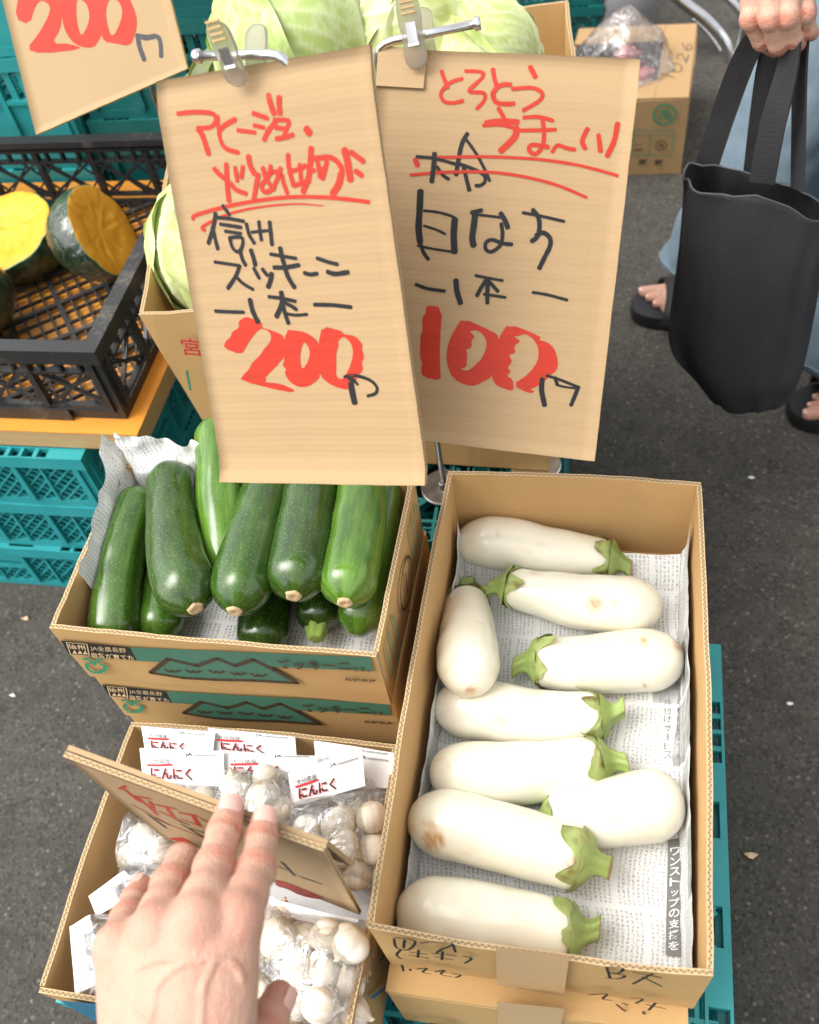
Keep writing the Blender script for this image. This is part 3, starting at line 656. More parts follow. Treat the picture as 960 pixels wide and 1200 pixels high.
# ================================================================== PRICE CARDS
def sc_cam(P, s): return CAM + (Vector(P) - CAM) * s
class Card:
    def __init__(s, quad, P, n, name, label, warp, th=.0042, mat='sign_board', res=(16, 28)):
        s.n = Vector(n).normalized();  s.n = s.n if s.n.dot(CAM - Vector(P)) > 0 else -s.n
        s.P = Vector(P); q = [pp(*c, s.P, s.n) for c in quad]; s.q = q
        X = (q[1] - q[0] + q[2] - q[3]).normalized(); Y = s.n.cross(X).normalized(); o = (q[2] + q[3]) / 2
        s.M = Matrix(((X.x, Y.x, s.n.x, o.x), (X.y, Y.y, s.n.y, o.y), (X.z, Y.z, s.n.z, o.z), (0, 0, 0, 1))); s.inv = s.M.inverted()
        s.root = thing(name, label, 'price card', o, None, s.M); s.warp = warp; s.k = 0
        L = [s.inv @ p for p in q]; nx, ny = res; mb = MB(); v = []
        for side in (0, 1):
            for j in range(ny + 1):
                for i in range(nx + 1):
                    a, b_ = i / nx, j / ny; p = (L[3].lerp(L[2], a)).lerp(L[0].lerp(L[1], a), b_)
                    if i in (0, nx): p.x += .0004 * noise.noise(Vector((p.x * 40, p.y * 120, 1)))
                    if j in (0, ny): p.y += .0004 * noise.noise(Vector((p.x * 120, p.y * 40, 2)))
                    v.append(Vector((p.x, p.y, warp(p.x, p.y) - side * th)))
        N = (nx + 1) * (ny + 1); f = []; mi = []; uv = []
        for j in range(ny):
            for i in range(nx):
                a = j * (nx + 1) + i; f.append((a, a + 1, a + nx + 2, a + nx + 1)); f.append((N + a, N + a + nx + 1, N + a + nx + 2, N + a + 1)); mi += [0, 0]; uv += [[(0, 0)] * 4] * 2
        def edge(idx):
            for t, (a, b_) in enumerate(zip(idx, idx[1:])): f.append((a, N + a, N + b_, b_)); mi.append(1); uv.append([(t * .012, 0), (t * .012, 1), (t * .012 + .012, 1), (t * .012 + .012, 0)])
        edge(list(range(nx, -1, -1))); edge([ny * (nx + 1) + i for i in range(nx + 1)]); edge([j * (nx + 1) for j in range(ny + 1)]); edge([j * (nx + 1) + nx for j in range(ny, -1, -1)])
        mb.add(v, f, mi, uv); s.board = obj('board', mb, (mat, 'cut_edge'), s.root, local=True)
        s.board.data.polygons.foreach_set('use_smooth', [m == 0 for m in mi])
    def pt(s, x, y): return s.inv @ pp(x, y, s.P, s.n)
    def lift(s, mb, k): 
        mb.v = [(p[0], p[1], s.warp(p[0], p[1]) + .0002 + k) for p in mb.v]
    def marks(s, name, mat, items, org, sc, wd):
        """items in the units of the enlarged view they were read from: origin org, sc photo pixels per unit"""
        out = MB(); zn = Vector((0, 0, 1))
        for it in items:
            s.k += 1; m = MB()
            T = lambda p: s.pt(org[0] + p[0] * sc, org[1] + p[1] * sc)
            unit = (s.pt(org[0] + 10 * sc, org[1]) - s.pt(org[0], org[1])).length / 10
            if it[0] == 'poly':
                polyfill(m, [T(p) for p in it[1]], [[T(p) for p in h] for h in it[2:]]); s.lift(m, (s.k % 24) * .000012); obj(name, m, mat, s.board, local=True); continue
            else:
                wv = it[0] if isinstance(it[0], (int, float)) else wd; pts = it[1:] if isinstance(it[0], (int, float)) else it
                tp = .0
                if wv < 0: wv, tp = -wv, .75
                stroke(m, [T(p) for p in pts], wv * unit, zn, tp)
            s.lift(m, (s.k % 24) * .000012); out.add(m.v, m.f)
        return obj(name, out, mat, s.board, local=True) if out.v else None
wn = lambda a: (lambda x, y: .0009 * noise.noise(Vector((x * 14 + a, y * 14, a))))
# ---- zucchini card
nL = (.183, .848, -.497); PL = sc_cam((-.363, .673, .893), .88)
wl = lambda x, y: wn(3)(x, y) + .006 * max(0, 1 - y / .02) ** 2 - .004 * max(0, (y - .265) / .02)
cardL = Card([(178, 95), (430, 52), (501, 566), (262, 562)], PL, nL, 'price_card', 'left cardboard price card for zucchini reading 200 in red, clipped to a chrome rod', wl)
O1, s1 = (195, 100), .2604
cardL.marks('red_lettering', 'red_marker', [
 [(50,127),(120,120),(200,125),(222,145),(215,175),(190,190),(140,192)], (24,(142,194),(162,225),(178,272),(190,308)),
 (18,(230,140),(235,195),(245,250),(270,285),(325,303)), (20,(240,205),(262,180),(310,153)), (16,(320,202),(400,212)),
 (18,(390,125),(455,148)), (16,(395,180),(440,190)), (20,(440,245),(462,200),(492,165)), (22,(458,42),(468,80),(485,128)), (22,(507,52),(508,90),(512,128)),
 [(485,155),(550,160),(540,200),(525,238)], [(492,190),(540,195)], (18,(495,240),(530,235),(570,222)), (28,(630,195),(645,215)),
 (20,(215,375),(245,405),(278,428)), (22,(270,355),(274,440),(282,520)), (18,(310,370),(320,430)), (18,(345,365),(338,415)), (18,(290,440),(315,470),(360,487)),
 (22,(370,318),(378,360),(398,398)), (20,(415,400),(405,450),(395,510)), (18,(435,370),(450,420),(485,468)), (18,(470,362),(462,405),(430,450),(445,480),(480,462),(505,405),(515,372)), (18,(440,405),(495,388),(520,405),(528,440),(545,485)),
 (20,(548,312),(552,370),(572,450)), (18,(550,390),(615,372)), (18,(575,452),(645,430)), (18,(600,355),(608,440)), (24,(652,282),(648,350),(638,420),(615,478)), (18,(620,360),(665,385)),
 (20,(665,330),(740,325),(785,365),(788,415),(765,470)), (28,(786,400),(775,445),(748,488)), (20,(682,350),(692,412)), (20,(722,345),(702,420)), (16,(690,378),(722,368)),
 (28,(803,290),(815,340),(828,425)), (20,(832,300),(888,342)), (20,(852,385),(880,405))], O1, s1, 17)
cardL.marks('red_underline', 'red_marker', [(15,(122,602),(130,585),(250,550),(400,520),(550,503),(700,503),(820,513),(912,525)), (-15,(172,652),(165,635),(250,590),(350,560),(480,540),(600,533),(705,542))], O1, s1, 14)
O2, s2 = (235, 235), .2083
cardL.marks('black_lettering', 'black_marker', [
 (18,(125,28),(165,80)), (22,(85,72),(75,140),(45,240)), (20,(68,150),(82,210),(98,272)), (18,(95,95),(170,102),(245,116)), (18,(112,132),(230,150)), (16,(140,172),(230,184)),
 (18,(165,205),(180,260),(210,288),(235,262),(238,212),(200,204),(168,210)), (20,(260,130),(275,190),(305,240)), (20,(330,118),(336,170),(345,222)), (22,(390,120),(398,190),(404,248)), (16,(290,178),(340,172),(398,168)),
 (17,(80,345),(150,355),(222,366)), (22,(222,366),(200,425),(155,493)), (18,(200,425),(240,465),(298,500)), (22,(225,285),(238,330),(255,362)), (24,(285,278),(300,322),(310,362)),
 (20,(302,380),(332,436)), (20,(350,385),(378,420)), (26,(402,410),(395,450),(382,486)), (17,(395,300),(465,312),(540,325)), (22,(415,376),(480,375),(555,362)), (24,(450,266),(470,350),(495,430),(530,488)),
 (20,(585,406),(620,415),(658,410)), (18,(657,323),(710,342),(772,358)), (22,(715,400),(760,412),(832,402)),
 (18,(85,621),(160,625),(245,627)), (26,(280,556),(295,620),(325,683)), (18,(385,540),(460,550),(535,566)), (26,(455,515),(460,575),(428,652)), (22,(465,590),(478,640),(495,690)), (20,(470,572),(510,592),(540,612)), (16,(485,637),(540,645),(600,640)), (20,(640,586),(740,588),(848,600))], O2, s2, 18)
O3, s3 = (250, 360), .2083
cardL.marks('red_numeral', 'red_marker', [
 ('poly', [(140,80),(185,50),(240,72),(280,90),(270,112),(330,130),(402,160),(412,260),(385,300),(270,420),(380,428),(470,470),(425,480),(150,412),(170,380),(205,345),(215,315),(265,270),(285,235),(325,190),(325,150),(300,125),(262,118),(215,175),(190,215),(160,268),(60,230),(66,195),(100,165),(105,138),(150,112)]),
 ('poly', [(405,125),(470,132),(520,140),(572,175),(597,210),(602,390),(585,410),(540,445),(480,450),(430,420),(402,372),(412,345),(390,330),(402,290)], [(513,190),(545,240),(538,300),(500,355),(488,290),(495,230)]),
 ('poly', [(612,105),(730,135),(722,150),(800,160),(840,210),(835,235),(850,285),(832,310),(845,350),(810,392),(770,470),(672,445),(600,388),(588,300),(592,200)], [(730,162),(775,200),(788,260),(770,330),(745,380),(720,408),(690,390),(692,325),(690,262),(705,215),(700,190)])], O3, s3, 18)
cardL.marks('black_yen_sign', 'black_marker', [(16,(738,392),(800,385),(880,410),(920,450),(912,485),(868,500)), (32,(772,400),(780,470),(795,538)), (14,(785,402),(812,435))], O3, s3, 16)
# ---- white eggplant card
nE = (-.071, .75, -.658); PE = sc_cam((-.208, .792, .856), .87)
we = lambda x, y: wn(9)(x, y) - .005 * max(0, (y - .262) / .02) + .002 * math.cos(x * 18)
cardE = Card([(443, 54), (752, 66), (697, 541), (417, 506)], PE, nE, 'price_card', 'right cardboard price card for white eggplant reading 100 in red, clipped to a chrome rod', we)
E1, t1 = (480, 65), .2708
cardE.marks('red_lettering', 'red_marker', [
 (18,(138,65),(150,100),(165,140)), (17,(228,100),(172,120),(138,165),(150,200),(190,208),(232,198)), (17,(242,65),(310,70),(315,95),(258,155),(320,165),(325,195),(292,233)),
 (19,(360,56),(368,100),(380,142)), (20,(438,126),(392,130),(362,165),(375,203),(410,212),(452,210)), (22,(522,45),(545,92)), (17,(445,145),(530,140),(572,162),(565,195),(492,240)),
 (18,(385,230),(410,272)), (26,(332,295),(400,287),(468,290)), (16,(320,305),(400,302),(470,322)), (28,(462,315),(455,355),(395,415)), (17,(495,270),(560,268),(620,283)), (16,(470,326),(550,325),(632,322)), (19,(575,275),(582,340),(575,395),(545,428),(518,412),(532,388),(600,398)),
 (17,(618,418),(640,390),(680,402),(715,408)), (20,(770,318),(747,370),(760,403)), (20,(817,345),(822,380),(826,415)), (22,(900,295),(885,370),(855,435))], E1, t1, 17)
cardE.marks('red_underline', 'red_marker', [(24,(25,452),(35,475)), (13,(30,442),(150,442),(350,440),(550,450),(700,470),(800,492),(900,520)), (13,(5,518),(120,508),(300,505),(430,515),(560,540),(660,570),(765,614))], E1, t1, 13)
E2, t2 = (470, 150), .2083
cardE.marks('black_lettering', 'black_marker', [
 (18,(90,162),(170,170),(250,188),(325,210)), (28,(190,145),(185,220),(174,302)), (20,(205,220),(235,265),(270,290)), (26,(375,35),(345,90),(325,180),(312,265)), (18,(370,70),(420,140),(470,230),(500,300)), (20,(330,205),(400,230),(462,262),(475,300),(450,325),(422,326)), (24,(355,225),(370,290),(386,352)),
 (38,(110,356),(106,450),(100,560),(108,640)), (22,(108,640),(128,700),(155,738)), (15,(130,465),(210,475),(290,498),(312,515)), (38,(304,515),(298,600),(302,698)), (14,(130,550),(200,573),(250,597)), (14,(95,662),(180,680),(290,697)),
 (24,(398,478),(455,465)), (36,(420,475),(410,560),(402,620),(410,662)), (15,(440,490),(560,505)), (28,(562,482),(585,520),(602,562)), (22,(565,540),(572,600),(560,660),(510,697),(478,682),(480,645),(515,630),(570,650),(625,655)),
 (17,(685,478),(780,495),(918,526)), (26,(742,462),(775,510),(778,575),(765,615),(735,638)), (26,(760,605),(800,590),(838,620),(838,665),(812,720),(778,790))], E2, t2, 18)
E3, t3 = (480, 300), .21875
cardE.marks('black_numeral_line', 'black_marker', [(18,(35,152),(100,175),(190,188)), (30,(250,130),(256,190),(275,252)), (15,(355,105),(420,118),(500,132)), (22,(420,118),(388,165),(362,212)), (22,(422,120),(418,190),(418,252)), (20,(430,140),(475,190)), (16,(400,205),(515,222)), (16,(660,195),(740,208),(845,236))], E3, t3, 16)
cardE.marks('red_numeral', 'red_marker', [
 ('poly', [(90,262),(178,275),(165,460),(165,600),(172,668),(70,645),(62,600),(72,575),(56,540),(60,455),(58,430),(72,400),(68,330),(90,305)]),
 ('poly', [(285,332),(450,405),(482,432),(472,560),(440,650),(400,670),(350,695),(300,690),(235,655),(205,590),(198,520),(215,450),(245,390)], [(318,402),(365,395),(405,430),(415,480),(395,540),(345,592),(312,615),(270,605),(308,592),(308,552),(312,515),(300,503),(335,490),(332,450),(355,432)]),
 ('poly', [(530,360),(710,432),(690,450),(735,458),(775,490),(797,560),(790,610),(760,635),(700,690),(640,715),(675,722),(645,738),(550,690),(640,630),(690,560),(692,490),(660,440),(620,415),(580,430),(555,430),(600,455),(560,480),(568,520),(530,528),(550,560),(545,575),(525,595),(545,620),(520,640),(555,660),(560,727),(480,700),(455,680),(440,640),(450,520),(482,430)])], E3, t3, 18)
cardE.marks('black_yen_sign', 'black_marker', [(28,(712,658),(708,720),(724,798)), (16,(735,640),(800,660),(905,702)), (22,(905,700),(885,750),(865,798)), (20,(780,650),(792,690)), (12,(790,690),(830,700),(890,708))], E3, t3, 16)
# folded scrap taped at the card's top left corner
m = MB(); q = [cardE.pt(*c) for c in ((442, 52), (500, 55), (497, 105), (441, 101))]; lo = [Vector((p.x, p.y, we(p.x, p.y) + .0006)) for p in q]; hi = [p + Vector((0, 0, .0022)) for p in lo]
m.add(lo + hi, [(0, 1, 2, 3), (7, 6, 5, 4), (0, 4, 5, 1), (1, 5, 6, 2), (2, 6, 7, 3), (3, 7, 4, 0)]); obj('folded_tab', m, 'sign_board', cardE.root, local=True)
# ---- card at the upper left, its top beyond the picture
PT = pd(130, 120, 1.10)
cardT = Card([(-22, -95), (170, -118), (220, 80), (42, 158)], PT, (.05, .80, -.60), 'price_card', 'plain cardboard price card reading 200 at the upper left corner, in front of teal crates', wn(5), mat='sign_board_flat')
TO, ts = (0, 0), .2292
cardT.marks('red_numeral', 'red_marker', [
 ('poly', [(95,-30),(130,-110),(300,-90),(318,10),(322,60),(310,150),(265,222),(360,222),(430,250),(210,275),(135,250),(200,170),(250,80),(260,30),(220,0),(185,20),(150,128),(75,92)]),
 ('poly', [(320,-60),(500,-60),(530,60),(540,130),(510,200),(480,245),(410,240),(360,205),(325,140),(317,60)], [(395,-10),(440,10),(460,70),(450,130),(415,190),(395,120),(390,50)]),
 ('poly', [(490,-60),(640,-60),(690,50),(703,110),(695,170),(665,237),(590,222),(530,212),(512,150),(520,60)], [(560,-10),(605,0),(630,50),(620,110),(575,198),(550,130),(542,60)])], TO, ts, 18)
cardT.marks('grey_yen_sign', 'grey_marker', [(22,(705,185),(715,240),(738,305)), (20,(700,182),(750,190),(800,185),(820,215),(825,288)), (16,(720,190),(750,196),(785,190))], TO, ts, 18)

# ---- sign stands: plate, post, bent rod
def stand(label, base, top, end, r=.0032, disc=.027):
    base, top, end = Vector(base), Vector(top), Vector(end); root = thing('sign_stand', label, 'sign stand', base)
    b = MB(); b.lathe([(disc - .001, 0), (disc, .001), (disc, .003), (disc - .0015, .0042), (.008, .0048), (.006, .012), (.0048, .013)], 32, base); obj('base_plate', b, 'old_steel', root, smooth=False)
    d = (end - top).normalized(); k = .014
    path = [base + Vector((0, 0, .012)), base.lerp(top, .5), top - Vector((0, 0, k))] + [top - Vector((0, 0, k)) * (1 - t) ** 2 + d * k * t * t for t in (.25, .5, .75)] + [top + d * k, top.lerp(end, .5), end]
    b = MB(); b.tube(path, r, 12); obj('post', b, 'chrome', root, smooth=True)
    b = MB(); b.tube([end - d * .001, end - d * .0005, end + d * .0035, end + d * .004], [r * 1.1, r * 1.5, r * 1.5, r * 1.2], 14); obj('end_cap', b, 'chrome', root, smooth=True); return root
def on_y(x, y, Y): return pp(x, y, (0, Y, 0), (0, 1, 0))
def rod_pt(card, x, y, k=-.003): return pp(x, y, card.P + card.n * k, card.n)
tL, eL = rod_pt(cardL, 337, 63), rod_pt(cardL, 234, 66); bL = Vector((tL.x, tL.y, .3835)); tE, eE = rod_pt(cardE, 440, 52), rod_pt(cardE, 557, 28); bE = Vector((tE.x, tE.y, .3835))

stand('chrome sign stand whose rod holds the zucchini price card', bL, tL, eL)
stand('chrome sign stand with round plate whose rod holds the white eggplant price card', bE, tE, eE)
bT = Vector((-.70, 1.302, .3729)); tT = on_y(176, 152, 1.302); tT = Vector((-.70, 1.302, 1.0))
stand('dull sign stand rising behind the black pumpkin crate for the upper left price card', bT, tT, cardT.M @ Vector((.03, .222, -.012)), r=.0045)
m = MB(); m.lathe([(.029, 0), (.030, .0008), (.030, .0028), (.0285, .0036)], 36, pz(628, 545, .3835) - Vector((0, 0, 0))); tag(obj('metal_disc', m, 'chrome'), 'shiny round metal plate peeking out beside the bottom corner of the cabbage box', 'plate')
# ---- clips
def clip(label, card, c0, c1, depth, wd=.0172):
    """spring clip: two jaws, grip ridges and a metal spring; c0 grip end, c1 jaw end in the picture, on a plane just before the card"""
    P = card.P + card.n * depth; a, b_ = pp(*c0, P, card.n), pp(*c1, P, card.n); Y = (a - b_); L = Y.length; Y.normalize(); X = Y.cross(card.n).normalized(); Z = card.n
    Mx = Matrix(((X.x, Y.x, Z.x, b_.x), (X.y, Y.y, Z.y, b_.y), (X.z, Y.z, Z.z, b_.z), (0, 0, 0, 1)))
    root = thing('plastic_clip', label, 'clip', b_, 'clips holding the price cards', Mx)
    def jaw(zo, tilt, dx=0):
        m = MB(); pr = []; n = 9
        out = [(-wd / 2, .009)] + [(wd / 2 * math.cos(PI + PI * k / n), .009 + .009 * math.sin(PI + PI * k / n)) for k in range(1, n)] + [(wd / 2, .009), (wd * .44, L * .45), (wd * .5, L * .62), (wd * .48, L - .007)] + [(wd * .48 * math.cos(PI * k / n), L - .007 + .007 * math.sin(PI * k / n)) for k in range(1, n)] + [(-wd * .48, L - .007), (-wd * .5, L * .62), (-wd * .44, L * .45)]
        v = [Vector((x + dx, y, zo + tilt * (y - L * .35) / L + e)) for e in (0, .0034) for x, y in out]; k = len(out)
        m.add(v, [tuple(range(k))[::-1], tuple(range(k, 2 * k))] + [(i, (i + 1) % k, k + (i + 1) % k, k + i) for i in range(k)])
        o = obj('jaw', m, 'clip_plastic', root, local=True); bv = o.modifiers.new('b', 'BEVEL'); bv.width = .0009; bv.segments = 2; bv.limit_method = 'ANGLE'; return o
    front = jaw(.0075, .017, 0); jaw(-.0135, -.015, .006)
    r = MB()
    for k in range(4): y = L * .72 + k * .0034; r.box((0, y, .0109 + .017 * (y - L * .35) / L + .0006), (wd * .58, .0015, .0014))
    obj('grip_ridge', r, 'ply_edge', root, local=True)
    r = MB(); y0 = L * .33; r.box((0, y0 + L * .14, .0117 + .017 * .12), (wd * .42, L * .28, .0012), 0, Matrix.Rotation(.017 / L, 3, 'X')); r.box((0, y0 - .0005, .0102), (wd * .46, .0022, .003)); obj('spring', r, 'chrome', root, local=True)
clip('clear plastic clip holding the zucchini price card on its rod', cardL, (271, 27), (285, 102), .0015)
clip('clear plastic clip holding the white eggplant price card on its rod', cardE, (479, 0), (491, 83), .0015)

# ================================================================== PRINT ON THE BOXES
def front_print(box, Y0, dz, dx, dy=0):
    """green mountain print on a zucchini box front"""
    ang = ZYAW; n = Vector((math.sin(ang), -math.cos(ang), 0)); P0 = zr[0].copy() + n * .0012
    sh = Vector((dx, dy, dz)); T = lambda x, y: pp(x, y, P0, n) + sh
    def poly(pts, mat, nm, off, holes=()):
        m = MB(); polyfill(m, [T(*p) + n * off for p in pts], [[T(*p) + n * off for p in h] for h in holes]); return obj(nm, m, mat, PAN[box.name][0])
    poly([(152.8, 757.5), (434.5, 769.2), (438.2, 785.5), (160.8, 773.5)], 'print_green', 'green_band', .0009)
    poly([(71.5, 749.5), (152.6, 757.4), (160.9, 773.2), (81.8, 766)], 'print_black', 'black_label', .0010)
    mt = [(177, 787), (197.5, 771), (231, 779), (255, 770.5), (276, 779), (297, 771.6), (322, 784), (349, 799), (297, 796), (252, 795), (215, 793)]
    poly(mt, 'print_green', 'mountain_print', .0011)
    m = MB(); u = (T(110, 770) - T(100, 770)).length / 10
    pts = [T(*p) + n * .0013 for p in mt]
    for a, b_ in zip(pts, pts[1:] + pts[:1]): stroke(m, [a, b_], 5.2 * u, n)
    for (x, y) in ((202, 784.5), (227, 785), (254, 785.5), (279, 787.5), (303, 789.5)): stroke(m, [T(x - 8, y - 1.5) + n * .00135, T(x - 3, y + 1.6) + n * .00135, T(x, y - .5) + n * .00135], 3.2 * u, n); stroke(m, [T(x, y - .5) + n * .0014, T(x + 3, y + 1.6) + n * .0014, T(x + 9, y - .5) + n * .0014], 3.2 * u, n)
    def txt(m, s, bl, br, tl, bold=.0, off=.0014): type_on(m, s, T(*bl), T(*br) - T(*bl), T(*tl) - T(*bl), off, bold)
    txt(m, 'ズッキーニ', (327, 781.5), (413, 783.8), (323, 770), .02, .0021); txt(m, 'です。', (414, 785), (434, 786), (412, 779.5), .01); txt(m, '長野県産', (404.5, 796.5), (442, 798.5), (403.5, 792.5), .015)
    obj('brown_print', m, 'print_brown', PAN[box.name][0])
    m = MB(); txt(m, 'JA全農長野', (107.5, 761.5), (149, 764.5), (105.5, 755)); txt(m, '自然が育てた', (109, 768.5), (158.5, 772.3), (107, 763), .02)
    txt(m, '信州', (81.5, 758.5), (101.5, 760.5), (79.3, 752.2), .02)
    for k in range(3): x = 85.5 + k * 6.2; polyfill(m, [T(x, 764.2 + k * .4) + n * .0014, T(x + 6, 764.7 + k * .4) + n * .0014, T(x + 2.4, 760 + k * .4) + n * .0014])
    for a, b_ in (((78.5, 751), (102.5, 753.2)), ((102.5, 753.2), (105.5, 767.3)), ((105.5, 767.3), (83.5, 765.3)), ((83.5, 765.3), (78.5, 751))): stroke(m, [T(*a) + n * .0015, T(*b_) + n * .0015], 1.1 * u, n)
    obj('cream_print', m, 'print_cream', PAN[box.name][0])
    m = MB(); R = lambda p: T(*p) + n * .0013
    stroke(m, [R((103, 776)), R((102.5, 781)), R((108, 785.5)), R((116, 786.3)), R((123, 783.5)), R((123.5, 779)), R((119, 777.5))], 4 * u, n); stroke(m, [R((98.5, 771)), R((105, 771.5)), R((110, 776))], 4 * u, n); stroke(m, [R((120, 771.5)), R((114, 773)), R((111, 777.5))], 3.4 * u, n)
    stroke(m, [R((106, 787.5)), R((128, 787.6))], 1.2 * u, n); obj('leaf_emblem', m, 'leaf_green', PAN[box.name][0])
front_print(zuc_box, 0, 0, 0)
front_print(zuc_mid, 0, -.0898, .001, .0042); front_print(zuc_low, 0, -.1799, .002, .0072)
# right side of the top zucchini box: pale green and brown print
n = Vector((math.cos(ZYAW), math.sin(ZYAW), 0)); P0 = zr[1] + n * .0016; m = MB()
def sT(s, z): return zr[1].lerp(zr[2], s) + n * .0028 + Vector((0, 0, z - .576))
type_on(m, 'HOKTO'[0:1] + 'OK', sT(.30, .505), sT(.8, .505) - sT(.3, .505), Vector((0, 0, .05)), .0) if False else None
ring = [sT(.52 + .13 * math.cos(a), .535 + .022 * math.sin(a)) for a in [2 * PI * k / 20 for k in range(21)]]; stroke(m, ring, .003, n)
stroke(m, [sT(.5, .525), sT(.54, .545)], .003, n); obj('side_emblem', m, 'print_brown', PAN[zuc_box.name][1])
for s0 in (.08, .72):
    m = MB()
    for a, b_ in (((s0, .51), (s0, .56)), ((s0 + .18, .51), (s0 + .18, .56)), ((s0, .51), (s0 + .18, .51)), ((s0, .56), (s0 + .18, .56)), ((s0 + .09, .51), (s0 + .09, .56))): stroke(m, [sT(*a), sT(*b_)], .0022, n)
    obj('side_print', m, 'leaf_green', PAN[zuc_box.name][1])
# handwriting on the eggplant boxes' fronts
n = Vector((0, -1, 0)); er = rect4(ECX, ECY, EW, EL, EYAW, .53)
def pen(box, dz, dy, lst, wd=.0022, nm='handwriting', mat='black_marker'):
    m = MB()
    for i, l in enumerate(lst): stroke(m, [pp(430 + x * .46875, 1060 + y * .46875, er[0] + Vector((0, -.0065, 0)), n) + Vector((0, dy, dz)) + n * (.0002 + i * .00006) for x, y in l], wd, n)
    obj(nm, m, mat, PAN[box.name][0])
W1 = [[(70,82),(120,90),(105,112),(75,108),(68,85)], [(95,88),(92,108)], [(135,95),(155,93)], [(160,92),(215,97),(185,112),(175,120)], [(215,97),(222,118)], [(85,112),(75,124),(85,134)], [(110,118),(150,122)], [(130,112),(128,130)],[(105,124),(155,132)], [(165,120),(222,126)], [(190,114),(188,136)], [(172,130),(215,138)], [(240,128),(262,134),(245,146)],
      [(88,150),(92,166)], [(110,160),(108,164)], [(125,160),(150,158),(140,168),(160,172)], [(170,168),(195,164),(185,174),(212,180)], [(215,172),(235,176),(222,182)],
      [(600,155),(608,182)], [(603,155),(640,158),(630,170),(608,170)], [(610,170),(645,176),(630,184),(600,182)], [(665,168),(735,182)], [(715,172),(665,198)], [(690,180),(738,204)],
      [(555,225),(600,222),(590,235),(612,238)], [(660,232),(690,235),(672,246)], [(640,245),(652,250)], [(625,248),(660,275),(690,276),(692,266)], [(700,248),(745,258)],[(722,244),(705,262)]]
for a_, b_ in ((0, 11), (11, 16), (16, 21), (21, 40)): pen(egg_box, 0, 0, W1[a_:b_])
W2 = [[(x, y + 148) for x, y in l] for l in W1[:18]]
for a_, b_ in ((0, 11), (11, 16), (16, 18)): pen(egg_low, 0, -.0175, W2[a_:b_])
m = MB(); c = [pp(*q, er[0] + Vector((0, -.0062, 0)), n) for q in ((581, 1107), (668, 1117), (661, 1165), (583, 1152))]; m.add([p + n * .0014 for p in c], [(0, 1, 2, 3)]); obj('packing_tape', m, 'tape_film', PAN[egg_box.name][0])
m = MB(); y_ = ECY - .0105 - (EL + .016) / 2; c = [pp(*q, (0, y_, 0), n) for q in ((583, 1172), (662, 1180), (655, 1215), (584, 1205))]; m.add([p + n * .0012 for p in c], [(0, 1, 2, 3)]); obj('packing_tape', m, 'tape_film', PAN[egg_low.name][0])
# crinkled torn edge of tape along the open box's front rim
m = MB(); pts = [er[0].lerp(er[1], k / 16) for k in range(17)]
v = []; 
for k, p in enumerate(pts): v += [p + Vector((0, -.0072 - .001 * abs(noise.noise(p * 90)), -.006)), p + Vector((0, -.0035, .0012 + .001 * noise.noise(p * 140)))]
# cabbage box print: 宮 and the start of the next character
nf = Vector((0, -1, 0)); m = MB(); pc = Vector((-.48, .7135, .62)); F = lambda x, y: pp(x, y, pc, nf) + Vector((0, -.009, 0))
type_on(m, '宮', F(217, 409), F(241, 411) - F(217, 409), F(214, 389) - F(217, 409), .0, .015); type_on(m, '崎', F(243, 411), F(268, 413) - F(243, 411), F(240, 391) - F(243, 411), .0, .015)
obj('red_print', m, 'print_red', PAN[cab_box.name][0])
m = MB(); stroke(m, [F(222, 428), F(226, 450)], .003, nf); stroke(m, [F(262, 452), F(268, 470)], .004, nf); obj('green_print', m, 'leaf_green', PAN[cab_box.name][0])
# background carton print
P0 = Vector((0, BGY - .0045, 0)); B_ = lambda x, y: pp(x, y, P0, nf) + nf * .001
cm = Vector(B_(779, 134)); m = MB(); rr = .0235
for a, b_, k in ((1.0, .84, 0),):
    v = []
    for i in range(33): an = 2 * PI * i / 32; v += [cm + Vector((rr * a * math.cos(an), 0, rr * a * math.sin(an))), cm + Vector((rr * b_ * math.cos(an), 0, rr * b_ * math.sin(an)))]
    m.add(v, [(2 * i, 2 * i + 1, 2 * i + 3, 2 * i + 2) for i in range(32)])
stroke(m, [cm + Vector((-.011, 0, -.012)), cm + Vector((-.003, 0, .010)), cm + Vector((.004, 0, -.010))], .004, nf); stroke(m, [cm + Vector((.002, 0, .012)), cm + Vector((.008, 0, .004)), cm + Vector((.012, 0, -.011))], .004, nf)
for a, b_ in (((743, 152), (790, 152)), ((790, 152), (787, 182)), ((787, 182), (741, 181)), ((741, 181), (743, 152)), ((762, 158), (760, 182)), ((743, 158), (790, 158))): stroke(m, [B_(*a), B_(*b_)], .0016, nf)
obj('green_emblem', m, 'leaf_green', PAN[bg_box.name][0])
m = MB(); c2 = B_(775, 170); stroke(m, [c2 + Vector((.011 * math.cos(2 * PI * k / 16), -.0003, .011 * math.sin(2 * PI * k / 16))) for k in range(17)], .0016, nf)
obj('round_mark', m, 'print_black', PAN[bg_box.name][0]); m = MB(); type_on(m, '検', c2 + Vector((-.006, -.0004, -.006)), Vector((.012, 0, 0)), Vector((0, 0, .012))); obj('round_mark_letter', m, 'print_black', PAN[bg_box.name][0]); m = MB(); type_on(m, '阿', B_(749, 193.5), Vector((.017, 0, 0)), Vector((0, 0, .014)), .0004, .02); type_on(m, '蘇', B_(767, 193.5), Vector((.017, 0, 0)), Vector((0, 0, .014)), .0004, .02)
obj('place_print', m, 'print_black', PAN[bg_box.name][0]); m = MB(); type_on(m, 'ABランク'[2:], B_(743, 171), Vector((.018, 0, 0)), Vector((0, 0, .007))); type_on(m, '———', B_(743, 176), Vector((.018, 0, 0)), Vector((0, 0, .003)))
